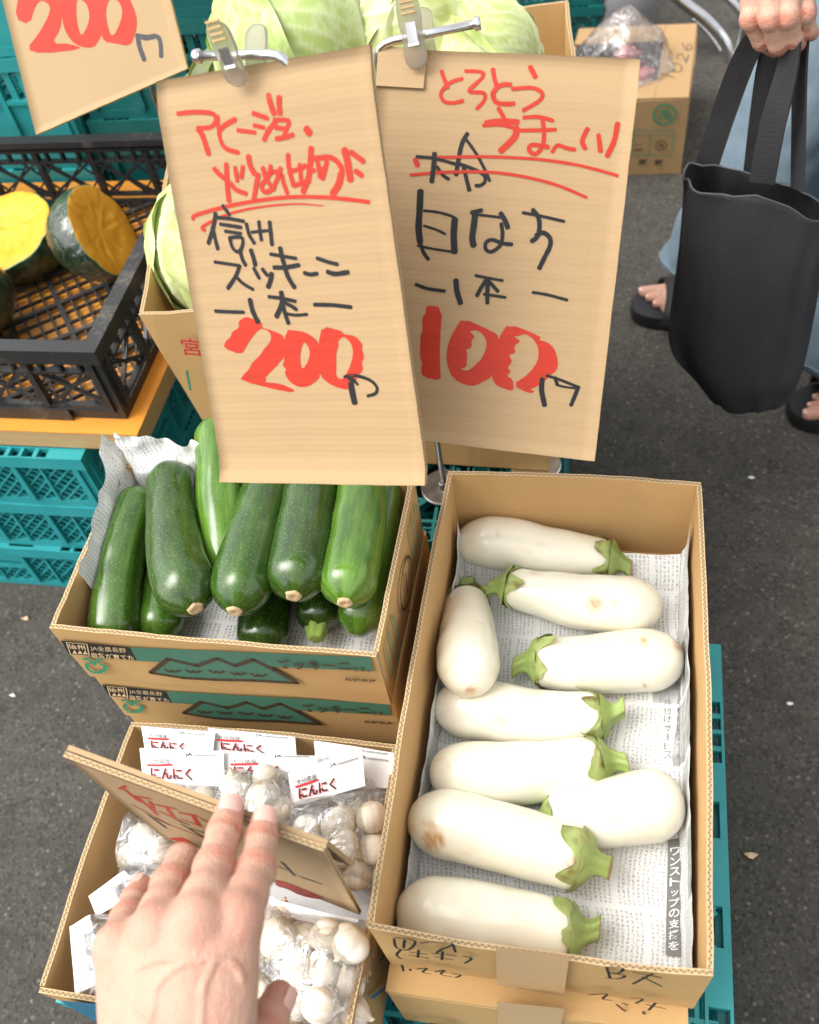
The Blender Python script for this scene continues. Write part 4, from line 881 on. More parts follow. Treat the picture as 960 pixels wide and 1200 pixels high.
obj('brown_print', m, 'print_black', PAN[bg_box.name][0])
m = MB(); zt = bgh + .0052
def dig(cx, cy, pts): 
    stroke(m, [pz(cx + .36 * 6.5 * u - .93 * 6.5 * v_, cy - .93 * 6.5 * u - .30 * 6.5 * v_, zt) for u, v_ in pts], .0017, Vector((0, 0, 1)))
dig(785, 89, [(0, .9), (.05, 0), (0, -.9)]); dig(793, 79, [(.75 * math.cos(a), math.sin(a)) for a in [2 * PI * k / 10 for k in range(11)]])
dig(800, 67, [(-.6, .6), (0, 1), (.55, .5), (0, -.3), (-.65, -1), (.1, -.85), (.8, -.95)]); dig(805, 54, [(.4, 1), (-.4, .3), (-.6, -.5), (0, -1), (.6, -.5), (.1, 0), (-.5, -.4)])
obj('pencil_number', m, 'grey_marker', bg_box)
# blue print on the garlic box's front
gr = rect4(GCX, GCY, GW, GLN, GYAW, .45); m = MB(); P0 = gr[0] + Vector((0, -.0042, 0)); G_ = lambda x, y: pp(x, y, P0, nf) + nf * .001
polyfill(m, [G_(70, 1171), G_(150, 1178), G_(150, 1205), G_(110, 1195)]); obj('blue_print', m, 'print_blue', PAN[gar_box.name][0])
m = MB(); nr = Vector((1, 0, 0)); s0 = gr[1].lerp(gr[2], .15) + Vector((.0042, 0, 0)); stroke(m, [s0 + Vector((0, .0, -.04)), s0 + Vector((0, .02, -.10))], .003, nr); stroke(m, [s0 + Vector((0, .03, -.05)), s0 + Vector((0, .05, -.09))], .003, nr); obj('blue_line', m, 'print_blue', PAN[gar_box.name][0])
# ================================================================== VEGETABLES
def frames(path):
    out = []; u = None; L = len(path)
    for i, p in enumerate(path):
        t = (path[min(i + 1, L - 1)] - path[max(i - 1, 0)]).normalized()
        if u is None: u = t.cross(Vector((0, 0, 1))); u = (u if u.length > .1 else t.orthogonal()).normalized()
        u = (u - t * u.dot(t)).normalized(); out.append((p, t, u, t.cross(u)))
    return out
def resample(path, n):
    d = [0]
    for a, b_ in zip(path, path[1:]): d.append(d[-1] + (b_ - a).length)
    out = []; j = 0
    for i in range(n + 1):
        s_ = d[-1] * i / n
        while j < len(d) - 2 and d[j + 1] < s_: j += 1
        k = (s_ - d[j]) / max(d[j + 1] - d[j], 1e-9); out.append(path[j].lerp(path[j + 1], k))
    return out, d[-1]
def swept(path, rf, nr=44, ns=28, seed=0, warp=.0006, ridge=None):
    """smooth round body along a path; rf(s) radius at s in 0..1"""
    pts, L = resample(crom(path, 12), nr); fr = frames(pts); v = []; uvp = []
    for i, (p, t, u, b_) in enumerate(fr):
        s_ = i / nr
        for k in range(ns):
            a = 2 * PI * k / ns; r = rf(s_); d = u * math.cos(a) + b_ * math.sin(a)
            if ridge: r *= 1 + ridge(a, s_)
            q = p + d * r; q += d * warp * noise.noise(q * 45 + Vector((seed, 0, 0))); v.append(q)
    f = []; uv = []
    for i in range(nr):
        for k in range(ns):
            k2 = (k + 1) % ns; f.append((i * ns + k, i * ns + k2, (i + 1) * ns + k2, (i + 1) * ns + k))
            uv.append([(k / ns, i / nr), ((k + 1) / ns, i / nr), ((k + 1) / ns, (i + 1) / nr), (k / ns, (i + 1) / nr)])
    f.append(tuple(range(ns))[::-1]); uv.append([(0, 0)] * ns); f.append(tuple(nr * ns + k for k in range(ns))); uv.append([(0, 1)] * ns)
    mb = MB(); mb.add(v, f, 0, uv); return mb, fr, L
def endround(s_, a, b_, pa=.5, pb=.5):
    """0..1 profile that closes at both ends over lengths a, b"""
    k = 1.0
    if s_ < a: k *= max(0, 1 - (1 - s_ / a) ** 2) ** pa
    if s_ > 1 - b_: k *= max(0, 1 - (1 - (1 - s_) / b_) ** 2) ** pb
    return k
def zucchini(label, pts, r, col, scar=True, lime=False, zs=None, taper=.12, seed=0):
    P = [pz(x, y, z) for (x, y, z) in pts]; root = thing('zucchini', label, 'zucchini', (P[0] + P[-1]) / 2 - Vector((0, 0, r)), 'zucchini in the box')
    rf = lambda s_: r * (1 - taper * (1 - s_)) * max(.05, endround(s_, .10, .13, .5, .5)) * (1 + .02 * math.sin(s_ * 9 + seed)) if s_ < .985 else r * .30
    def rf(s_):
        k = endround(min(max(s_, 0), 1), .11, .16, .5, .55); k = max(k, .12 if s_ < .5 else .30)
        return r * (1 - taper * (1 - s_)) * k * (1 + .022 * math.sin(s_ * 8 + seed))
    mb, fr, L = swept(P, rf, 46, 30, seed, .0009, lambda a, s_: .022 * math.cos(5 * a + seed) + .01 * math.cos(2 * a))
    o = obj('fruit', mb, 'zucchini_skin', root, smooth=True); o.color = (*col, 1)
    if scar:
        p, t, u, b_ = fr[-1]; m = MB(); v = []; n = 30; R = r * .235
        for rr, h in ((1.12, -.0022), (1.0, .0008), (.72, .0022), (.35, .0012), (0.02, .0008)):
            for k in range(n):
                a = 2 * PI * k / n; q = R * rr * (1 + (.13 * max(0, math.cos(5 * a + seed)) + .10 * noise.noise(Vector((math.cos(a) * 2.5, math.sin(a) * 2.5, seed)))) * (1 if rr > .9 else .4)); v.append(p + (u * math.cos(a) + b_ * math.sin(a)) * q + t * (h + .0005 * noise.noise(Vector((a * 3, rr * 9, seed)))))
        f = [(i * n + k, i * n + (k + 1) % n, (i + 1) * n + (k + 1) % n, (i + 1) * n + k) for i in range(4) for k in range(n)] + [tuple(4 * n + k for k in range(n))]
        m.add(v, f); obj('stem_scar', m, 'stem_cut', root, smooth=True)
    if lime:
        p, t, u, b_ = fr[-1]; m = MB(); n = 20; v = []
        for j, (rr, h) in enumerate(((1.7, -.004), (1.45, .002), (1.2, .006), (1.15, .0095), (.9, .0102), (.05, .0098))):
            for k in range(n): a = 2 * PI * k / n; v.append(p + (u * math.cos(a) + b_ * math.sin(a)) * r * .28 * rr * (1 + .14 * math.cos(5 * a)) + t * h)
        f = [(i * n + k, i * n + (k + 1) % n, (i + 1) * n + (k + 1) % n, (i + 1) * n + k) for i in range(5) for k in range(n)] + [tuple(5 * n + k for k in range(n))]
        m.add(v, f); obj('stem', m, 'stem_lime', root, smooth=True)
    return root
D1 = (.042, .10, .012); D2 = (.052, .125, .015); D3 = (.13, .27, .032); D4 = (.065, .15, .018); D5 = (.035, .085, .012)
# lower layer
zucchini('dark zucchini lying lowest at the left front, its end tucked below its neighbours', [(205, 612, .522), (192, 690, .520), (186, 752, .518)], .0225, D4, False, seed=2)
zucchini('dark zucchini end showing low between the two middle zucchini', [(318, 630, .515), (312, 700, .513), (306, 768, .512)], .0245, D5, False, seed=3)
zucchini('dark zucchini with a fresh lime green stem end, in the lower layer at the front', [(382, 620, .516), (376, 690, .516), (371, 738, .516)], .0215, D5, False, True, seed=4)
zucchini('long green zucchini along the right wall of the box', [(449, 560, .560), (437, 650, .550), (417, 745, .530)], .0225, (.085, .19, .022), False, seed=5)
zucchini('dark zucchini leaning along the left wall over the newspaper', [(166, 572, .560), (146, 640, .552), (136, 700, .542), (132, 760, .528)], .0245, D4, False, seed=6, taper=.25)
# upper layer
zucchini('bright green zucchini standing highest at the back left, its end hidden between others', [(252, 492, .598), (256, 560, .587), (264, 640, .566), (275, 700, .540)], .0232, D3, False, seed=7, taper=.18)
zucchini('large glossy dark zucchini with a pale streak, second from the left', [(200, 548, .575), (202, 610, .580), (211, 670, .583), (229, 713, .585)], .0275, D1, True, seed=8, taper=.22)
zucchini('speckled green zucchini in the middle, partly under the price card', [(318, 556, .572), (301, 620, .577), (286, 675, .580), (275, 716, .581)], .0275, D2, True, seed=9)
zucchini('darkest zucchini of the upper layer with a star shaped pale stem scar', [(367, 550, .574), (359, 615, .580), (350, 665, .585), (344, 698, .588)], .0275, D1, True, seed=10)
zucchini('light green zucchini at the right with a round pale stem scar', [(426, 550, .572), (420, 615, .577), (410, 672, .581), (404, 706, .584)], .0258, D3, True, seed=11)

def eggplant(label, pts, r, stains=(), seed=0, neck=.62, stem=True, lobe=1.0, dead=.0, blossom=True):
    """pts run from the blossom end to the stem end of the body (photo sight lines met with heights)"""
    P = [pz(x, y, z) for (x, y, z) in pts]; root = thing('white_eggplant', label, 'eggplant', (P[0] + P[-1]) / 2 - Vector((0, 0, r)), 'white eggplants in the box')
    def rf(s_):
        nk = neck + .07; b_ = nk + (1 - nk) * (1 / (1 + math.exp((s_ - .66) * 8))) ** .8
        k = endround(s_, .24, .10, .5, .4); return r * 1.07 * b_ * max(k, .03)
    mb, fr, L = swept(P, rf, 56, 36, seed, .0012, lambda a, s_: .012 * math.cos(3 * a + seed * 2))
    cols = []
    for i, p in enumerate(mb.v):
        q = Vector(p); s_ = (i // 36) / 56; nz = noise.noise(q * 28 + Vector((seed * 3, 0, 0))); c = Vector((.79, .76, .645)).lerp(Vector((.755, .72, .54)), max(0, min(1, .25 + .6 * nz)))
        if s_ < .06: c = c.lerp(Vector((.62, .47, .24)), (1 - s_ / .06) * .55)
        x, y = proj(q)
        for (sx, sy, sr, st) in stains:
            d = math.hypot(x - sx, (y - sy)) / sr; k = max(0, 1 - d) * (.45 + .9 * (noise.noise(q * 240) + .4)); k = max(0, min(.85, k * st * .75)); c = c.lerp(Vector((.48, .23, .06)), k)
        sc_ = max(0, noise.noise(Vector((q.x * 50, q.y * 230, q.z * 90 + seed))) - .45) * 1.5; c = c.lerp(Vector((.60, .46, .25)), min(.4, sc_))
        cols.append(c)
    obj('fruit', mb, 'eggplant_skin', root, smooth=True, cols=cols)
    if stem:
        p, t, u, b_ = fr[-1]; m = MB(); n = 60; v = []; cl = []; nrow = 11; s_end = .985
        # calyx: cap hugging the neck, five unequal pointed lobes, then the stem
        for j in range(nrow):
            for k in range(n):
                a = 2 * PI * k / n; lb = abs(math.cos(2.5 * a + seed + .5 * math.sin(2 * a + seed))) ** 2.2 * (.70 + .9 * noise.noise(Vector((math.cos(a) * 1.1, math.sin(a) * 1.1, seed)))) + .16 * noise.noise(Vector((math.cos(a) * 6, math.sin(a) * 6, seed + 4)))
                reach = (.040 + .118 * max(0, lb) * lobe); s_ = s_end - reach * (1 - j / (nrow - 1)); i = min(int(s_ * 56), 55); fk = s_ * 56 - i
                A, B = fr[i], fr[i + 1]; c = A[0].lerp(B[0], fk); uu = A[2].lerp(B[2], fk); bb = A[3].lerp(B[3], fk); e = 1 - j / (nrow - 1)
                curl = .0068 * e ** 4 * max(0, lb - .2) + .0012 * noise.noise(Vector((a * 4, j * .5, seed)))
                v.append(c + (uu * math.cos(a) + bb * math.sin(a)) * (max(rf(s_), r * neck * .72 if j > nrow - 4 else 0) + .0011 + curl))
                br = max(0, noise.noise(v[-1] * 120 + Vector((seed, 0, 0))) * 1.9 - .12) + .5 * max(0, noise.noise(v[-1] * 45 + Vector((0, 0, seed))) - .15) + dead * max(0, noise.noise(v[-1] * 60 + Vector((0, seed, 0))) + .3)
                cl.append(Vector((.26, .36, .085)).lerp(Vector((.44, .50, .20)), .5 + .5 * noise.noise(v[-1] * 70)).lerp(Vector((.16, .085, .025)), min(.9, br + .5 * (e > .92) * (noise.noise(Vector((a * 6, seed, 0))) > .05))))
        Ls = r * .66; side = (u * math.cos(seed) + b_ * math.sin(seed)) * r * .30
        prof = [(.80, -.22), (.68, .0), (.46, .2), (.34, .42), (.31, .7), (.34, .93), (.35, 1.0), (.28, 1.03), (.05, 1.01)]
        for rr, h in prof:
            for k in range(n):
                a = 2 * PI * k / n; v.append(p + t * (Ls * h - .002) + side * h * h + (u * math.cos(a) + b_ * math.sin(a)) * r * rr * (1 + .10 * math.cos(5 * a + seed)))
                cl.append(Vector((.30, .41, .12)).lerp(Vector((.25, .33, .09)), .5 + .5 * noise.noise(v[-1] * 90)) if h < 1.0 else Vector((.33, .22, .09)))
        Q = lambda R: [(i * n + k, i * n + (k + 1) % n, (i + 1) * n + (k + 1) % n, (i + 1) * n + k) for i in range(R - 1) for k in range(n)]
        m.add(v[:nrow * n], Q(nrow)); ca_ = obj('calyx', m, 'calyx_skin', root, smooth=True, cols=cl[:nrow * n])
        m = MB(); R = len(prof); m.add(v[nrow * n:], Q(R) + [tuple((R - 1) * n + k for k in range(n))]); obj('stem', m, 'calyx_skin', ca_, smooth=True, cols=cl[nrow * n:])
    return root
eggplant('white eggplant lying across the very back of the box, stem to the right', [(534, 641, .452), (580, 636, .452), (640, 646, .451), (722, 657, .449)], .0258, ((583, 625, 4, 1.2),), 1, .62)
eggplant('white eggplant second from the back with its stem at the left', [(777, 711, .452), (735, 709, .454), (670, 703, .455), (590, 686, .453)], .0262, ((697, 707, 13, 1.5), (720, 705, 7, .8)), 2, .60)
eggplant('white eggplant below the second one, stem left, brown mark on its rounded right end', [(802, 771, .449), (750, 774, .449), (690, 778, .448), (622, 775, .446)], .0272, ((754, 752, 9, 1.6), (797, 757, 10, 1.8), (756, 803, 4, 1.4)), 3, .72)
eggplant('white eggplant under the upright one, stem to the right below the middle', [(507, 828, .446), (560, 832, .446), (640, 842, .446), (712, 838, .448)], .0258, ((583, 838, 18, .45), (590, 848, 12, .35)), 4, .66)
eggplant('only upright white eggplant, at the left wall its rounded brown tipped end toward the front', [(549, 818, .478), (549, 785, .482), (548, 745, .464), (547, 702, .436)], .0268, ((551, 810, 8, 2.0),), 5, .68, stem=True, lobe=.15)
eggplant('pale greenish white eggplant lying straight across, stem to the right above the crossed pair', [(503, 903, .447), (560, 907, .447), (640, 903, .447), (712, 891, .448)], .0262, (), 6, .72, lobe=.8)
eggplant('plump white eggplant slanting up right, its stem end under the spotted one', [(803, 940, .450), (765, 944, .450), (705, 955, .447), (640, 966, .440)], .0278, ((724, 961, 5, 1.0),), 7, .68, lobe=.25)
eggplant('white eggplant with rusty spots crossing over another, big green calyx at the right', [(477, 963, .456), (535, 968, .458), (610, 987, .460), (692, 1010, .463)], .0268, ((508, 985, 17, 2.3), (505, 966, 12, .8), (672, 1014, 15, 1.2), (668, 1027, 6, .8)), 8, .82, dead=.5)
eggplant('front most white eggplant behind the front flap, drooping green calyx', [(463, 1072, .450), (520, 1072, .450), (600, 1082, .450), (678, 1094, .449)], .0275, ((681, 1076, 12, 1.0), (463, 1090, 8, 1.6)), 9, .72)

# ---- newspapers
def sheet(mb_fn, nu, nv, L, Wd):
    v = [mb_fn(i / nu, j / nv) for j in range(nv + 1) for i in range(nu + 1)]; f = []; uv = []
    for j in range(nv):
        for i in range(nu):
            a = j * (nu + 1) + i; f.append((a, a + 1, a + nu + 2, a + nu + 1)); uv.append([(x / nu * L, y / nv * Wd) for x, y in ((i, j), (i + 1, j), (i + 1, j + 1), (i, j + 1))])
    m = MB(); m.add(v, f, 0, uv); return m
x0, x1, y0, y1 = ECX - EW / 2 + .0062, ECX + EW / 2 - .0062, ECY - EL / 2 + .0065, ECY + EL / 2 - .03
def egg_paper(a, b_):
    # across: up the left wall a little, over the floor, a little up the right wall
    y = y0 + (y1 - y0) * b_; lw = .042 + .008 * noise.noise(Vector((0, y * 20, 0))); rw = .058 + .006 * noise.noise(Vector((3, y * 18, 0))); fw = (x1 - x0); tot = lw + fw + rw; s_ = a * tot
    if s_ < lw: p = Vector((x0 + .003 + .004 * (lw - s_) / lw * 0, y, .4235 + (lw - s_)))
    elif s_ < lw + fw: p = Vector((x0 + (s_ - lw), y, .4235))
    else: p = Vector((x1 - .001, y, .4235 + (s_ - lw - fw)))
    k = .0026 * (noise.noise(Vector((p.x * 30, p.y * 22, p.z * 30))) + .5 * noise.noise(Vector((p.x * 75, p.y * 60, 2))))
    ins = Vector((1, 0, 0)) if s_ < lw else (Vector((0, 0, 1)) if s_ < lw + fw else Vector((-1, 0, 0)))
    corner = math.exp(-((s_ - lw) / .012) ** 2) + math.exp(-((s_ - lw - fw) / .012) ** 2)
    if s_ < lw: ins2 = Vector((.004, 0, .004)) * corner
    elif s_ < lw + fw: ins2 = Vector((0, 0, .004)) * corner
    else: ins2 = Vector((-.004, 0, .004)) * corner
    q = p + ins * (abs(k) + .0004) + ins2
    q.z += .035 * max(0, b_ - .93) / .07 * .8; return q
np_ = obj('newspaper_sheet', sheet(egg_paper, 80, 110, .35, .40), 'newsprint_pale', smooth=True); tag(np_, 'grey newspaper lining the box under the white eggplants', 'newspaper')
# readable headlines lie on the sheet: a dark strip at the right, columns beside it
def on_paper(px_, py_, z=.4262): return pz(px_, py_, z)
def headline(nm, mat, fn): m = MB(); fn(m); return obj(nm, m, mat, np_)
zr_ = .4285
def hl(m):
    q = [on_paper(783, 985, zr_), on_paper(808, 979, zr_), on_paper(806, 1123, zr_), on_paper(780, 1119, zr_)]
    m.add(q, [(0, 3, 2, 1)])
headline('dark_headline_strip', 'news_dark', hl)
def hl(m):
    O = on_paper(784, 993, zr_ + .0006); type_down(m, 'ワンストップの支援を', O, on_paper(799, 991, zr_ + .0006) - O, O - on_paper(781.5, 1116, zr_ + .0006), .0004, .012)
headline('headline_white', 'print_white', hl)
def hl(m):
    O = on_paper(792, 818, zr_); type_down(m, '着物のレンタル', O, on_paper(804, 818, zr_) - O, O - on_paper(792, 889, zr_), .0004)
    O = on_paper(777, 818, zr_); type_down(m, '片付けサービス', O, on_paper(788, 818, zr_) - O, O - on_paper(777, 890, zr_), .0004)
    pass
    O = on_paper(802, 655, .4325); type_on(m, 'もっと大分', O, on_paper(752, 668, .4325) - O, on_paper(805, 675, .4325) - O, .0004)
headline('headline_grey', 'news_dark', hl)
# crumpled newspaper in the zucchini box: lining plus a sheet rising above the rim at the back left
c_, s_ = math.cos(ZYAW), math.sin(ZYAW)
def ZB(x, y, z): return Vector((ZCX + c_ * x - s_ * y, ZCY + s_ * x + c_ * y, z))
def zuc_paper(a, b_):
    x = -ZW / 2 + .007 + a * (ZW - .014); y = -ZL / 2 + .008 + b_ * (ZL - .016); q = ZB(x, y, .4918)
    q.z += .004 * abs(noise.noise(Vector((x * 40, y * 40, 1)))); return q
zp = obj('newspaper_sheet', sheet(zuc_paper, 50, 34, .29, .18), 'newsprint', smooth=True); tag(zp, 'newspaper lying flat under the zucchini at the bottom of their box', 'newspaper')
def crumple(q, A=.005, s1=32, s2=80):
    return q + Vector((noise.noise(q * s1), noise.noise(q * s1 + Vector((9, 0, 0))), noise.noise(q * s1 + Vector((0, 9, 0))))) * A + Vector((noise.noise(q * s2), noise.noise(q * s2 + Vector((5, 0, 0))), noise.noise(q * s2 + Vector((0, 5, 0))))) * A * .45
def flap_left(a, b_):
    # along the left wall: from inside the box, over its rim at the rear
    y = -ZL / 2 + .055 + a * (ZL - .050); rise = .010 + .032 * a ** 2 + .006 * noise.noise(Vector((a * 9, 0, 0))); x = -ZW / 2 + .0085 - .010 * a * b_ * b_
    q = ZB(x + (1 - b_) * .004, y, .505 + b_ * (.066 + rise)); k = crumple(q, .0055 * (.3 + a)); k.x = max(k.x, q.x - .002) if b_ < .75 else k.x; return k
m = sheet(flap_left, 46, 24, .15, .11); fl_ = obj('newspaper_sheet', m, 'newsprint_white', smooth=True); tag(fl_, 'crumpled newspaper standing up along the left wall of the zucchini box', 'newspaper')
A_, B_2, C_ = pz(150, 500, .62), pz(222, 505, .62), None
def flap_back(a, b_):
    x = -ZW / 2 + .012 + a * .125; top = .046 * (1 - a * .6) + .010 * noise.noise(Vector((a * 7, 2, 0))); y = ZL / 2 - .012 + b_ * .010
    q = ZB(x, y, .52 + b_ * (.056 + top)); return crumple(q, .0095 * (.35 + .65 * b_))
tag(obj('newspaper_sheet', sheet(flap_back, 44, 30, .13, .12), 'newsprint_white', smooth=True), 'crumpled torn newspaper sticking up at the rear left corner behind the zucchini', 'newspaper')

# ---- cabbages: a tight head wrapped in veined leaves
def cabbage(label, c, R, axis, seed, tone=0, nleaf=7, loose=.0):
    c = Vector(c); root = thing('cabbage', label, 'cabbage', c - Vector((0, 0, R)), 'cabbages in the box'); ax = Vector(axis).normalized(); Q = ax.to_track_quat('Z', 'Y').to_matrix()
    rng = random.Random(seed)
    g0 = Vector((.30, .46, .075)).lerp(Vector((.52, .58, .20)), tone); w0 = Vector((.70, .74, .48)).lerp(Vector((.78, .78, .60)), tone)
    def leaf(az, order, wid, reach, lift):
        nu, nv = 60, 100; v = []; cl = []
        for j in range(nv + 1):
            for i in range(nu + 1):
                u = -1 + 2 * i / nu; t = j / nv; th = PI * (.93 - reach * t); half = wid * (.35 + .75 * math.sin(PI * min(1, .12 + .66 * t)) ** .8) * (1 - .55 * max(0, t - .72) / .28); ph = az + u * half
                rib = math.exp(-(u * half / (.05 * (1.15 - t))) ** 2) * (1 - .75 * t)
                sv = 0
                for k in range(7):
                    tk = .02 + k * .115 + (.03 if u > 0 else 0); cv = tk + (.50 * abs(u) ** .8) * (1 - .3 * tk); cv += .045 * noise.noise(Vector((u * 2.5, k * 1.7, seed + order))); sv = max(sv, math.exp(-((t - cv) / .0115) ** 2) * (1 - .55 * abs(u)) * (1 if u * (1 if k % 2 else -1) > -.9 else 0))
                net = .5 + .5 * noise.noise(Vector((u * 11, t * 14, seed + order * 3))); net = max(0, 1 - abs(net - .5) * 8) * .38
                r = R * (.955 + .018 * order) + .0045 * rib + .0011 * sv + .0016 * noise.noise(Vector((u * 4, t * 4, seed + order)))
                edge = max(abs(u), t if t > .6 else 0); e = max(0, edge - .72) / .28
                r += e * e * lift * (1 + .8 * noise.noise(Vector((u * 5, t * 5, seed)))) + e * .003 * math.sin(u * 20 + t * 26 + seed)
                d = Vector((math.sin(th) * math.cos(ph), math.sin(th) * math.sin(ph), math.cos(th) * .94)); p = Q @ (d * r) + c
                v.append(p); cl.append(g0.lerp(w0, min(1, max(rib, sv * (.55 + .3 * noise.noise(Vector((u * 3, t * 3, order)))), net) + .22 * (1 - t))).lerp(Vector((.62, .62, .22)), .35 * max(0, noise.noise(Vector((u * 2, t * 2, seed + order + 7))))))
        f = [(j * (nu + 1) + i, j * (nu + 1) + i + 1, (j + 1) * (nu + 1) + i + 1, (j + 1) * (nu + 1) + i) for j in range(nv) for i in range(nu)]
        m = MB(); m.add(v, f); return obj('leaf', m, 'cabbage_leaf', root, smooth=True, cols=cl)
    m = MB(); n = 32; prof = [(R * .93 * math.sin(PI * k / 20), R * .88 * -math.cos(PI * k / 20)) for k in range(1, 20)]; m.lathe(prof, n, c, 0, Q); obj('heart', m, 'cabbage_leaf', root, smooth=True, cols=[g0.lerp(w0, .5)] * len(m.v))
    for k in range(nleaf): leaf(k * 2.4 + rng.uniform(-.2, .2), k * .75, rng.uniform(1.0, 1.25), rng.uniform(.80, .92), R * (.05 + loose * (k > nleaf - 3)))
    return root
cabbage('pale yellowish cabbage bulging over the left side of the box beside the zucchini card', on_y(264, 288, .845), .086, (-.15, .42, .9), 1, .55)
cabbage('bright green cabbage with fanning white veins at the back above the left card', on_y(350, 42, 1.00), .092, (-.55, .45, .75), 2, .25, loose=.08)
cabbage('pale whitish cabbage behind the right clip, in the middle of the box', on_y(474, 32, 1.03), .080, (.5, .5, .8), 3, .85, loose=.04)
cabbage('smooth pale green cabbage right of the clip, behind the top edge of the right card', on_y(563, 70, 1.0), .062, (-.75, .3, .6), 4, .6, loose=.22)
cabbage('cabbage hidden low behind both price cards in the middle of the box', (-.285, .82, .55), .082, (0, 0, 1), 5, .4, nleaf=3)
cabbage('cabbage at the rear left corner of the box, mostly out of the picture', (-.452, 1.075, .64), .088, (.2, .1, .9), 6, .6, nleaf=4)

# ---- pumpkins, each cut open
def pumpkin(label, c, R, axis, cutn, cutd, seed, squash=.78):
    c = Vector(c); root = thing('cut_pumpkin', label, 'pumpkin', c - Vector((0, 0, R * squash)), 'cut pumpkins in the black crate'); Q = Vector(axis).normalized().to_track_quat('Z', 'Y').to_matrix()
    bm = bmesh.new(); n, r = 64, 32; rows = []
    for j in range(1, r):
        th = PI * j / r; row = []
        for k in range(n):
            a = 2 * PI * k / n; lob = 1 - .055 * (1 - abs(math.sin(5 * a)) ** .7) * math.sin(th) ** .6; rad = R * math.sin(th) ** .85 * lob
            p = Vector((rad * math.cos(a), rad * math.sin(a), R * squash * math.cos(th))); p *= 1 + .012 * noise.noise(p * 30 + Vector((seed, 0, 0))); row.append(bm.verts.new(c + Q @ p))
        rows.append(row)
    for i in range(len(rows) - 1):
        for k in range(n): bm.faces.new((rows[i][k], rows[i][(k + 1) % n], rows[i + 1][(k + 1) % n], rows[i + 1][k]))
    bm.faces.new(rows[0][::-1]); bm.faces.new(rows[-1])
    N = Vector(cutn).normalized(); pl = c + N * cutd
    bmesh.ops.bisect_plane(bm, geom=bm.verts[:] + bm.edges[:] + bm.faces[:], plane_co=pl, plane_no=N, clear_outer=True)
    m = MB(); bm.verts.index_update(); m.add([v.co.copy() for v in bm.verts], [[v.index for v in f.verts] for f in bm.faces]); obj('rind', m, 'pumpkin_skin', root, smooth=True)
    be = [e for e in bm.edges if len(e.link_faces) == 1]; nb = {}
    for e in be:
        for v in e.verts: nb.setdefault(v, []).append(e.other_vert(v))
    start = be[0].verts[0]; loop = [start]; prev = None; cur = start
    while True:
        nx = [q for q in nb[cur] if q is not prev]
        if not nx or nx[0] is start: break
        prev, cur = cur, nx[0]; loop.append(cur)
        if len(loop) > 500: break
    L = [v.co.copy() for v in loop]; bm.free(); ctr = sum(L, Vector()) / len(L); v = []; K = len(L); rings = [(1.0, .0002), (.985, .0012), (.95, .0016), (.8, .001), (.62, .0006), (.56, -.0008), (.46, -.0028), (.3, -.0018), (.16, -.0034), (.04, -.003)]
    for s1_, h in rings:
        for p in L: q = ctr + (p - ctr) * s1_; v.append(q + N * (h + (.0016 if s1_ > .6 else .0034) * noise.noise(q * 110) * (1 if s1_ < .97 else 0)))
    f = [(i * K + k, i * K + (k + 1) % K, (i + 1) * K + (k + 1) % K, (i + 1) * K + k) for i in range(len(rings) - 1) for k in range(K)] + [tuple((len(rings) - 1) * K + k for k in range(K))]
    m = MB(); m.add(v, f, [1 if i < K else 0 for i in range(len(f))]); obj('flesh', m, ('pumpkin_flesh', 'leaf_green'), root, smooth=True)
    # cling film stretched over the cut and the rind
    bm = bmesh.new(); bmesh.ops.create_icosphere(bm, subdivisions=4, radius=1); W = MB(); vv = []
    for q in bm.verts:
        d = q.co.normalized(); p = Vector((d.x * R, d.y * R, d.z * R * squash)) * 1.022; p = c + Q @ p; k = (p - pl).dot(N)
        if k > .0018: p -= N * (k - .0018 - .0012 * abs(noise.noise(p * 60)))
        vv.append(p + d * .0012 * noise.noise(p * 50))
    W.add(vv, [[v.index for v in f.verts] for f in bm.faces if min((vv[v.index] - pl).dot(N) for v in f.verts) < -.002]); bm.free(); obj('cling_film', W, 'wrap_film', root, smooth=True)
    return root
pumpkin('cut pumpkin half standing on edge, orange face to the right', on_y(117, 273, 1.06), .072, (.35, .1, .93), (.90, .13, .40), .008, 1, .88)
pumpkin('cut pumpkin half lying cut side up at the left edge', on_y(18, 279, 1.11), .082, (.1, .2, 1), (-.10, -.26, .95), .020, 2, .8)
pumpkin('piece of cut pumpkin at the left edge, nearest the front of the black crate', (-.905, .945, .446), .070, (.3, 0, 1), (-.55, .2, .75), .030, 3, .82)
m = MB(); m.lathe([(.009, 0), (.010, .002), (.008, .006), (.009, .012), (.0075, .0135)], 12, (0, 0, 0))

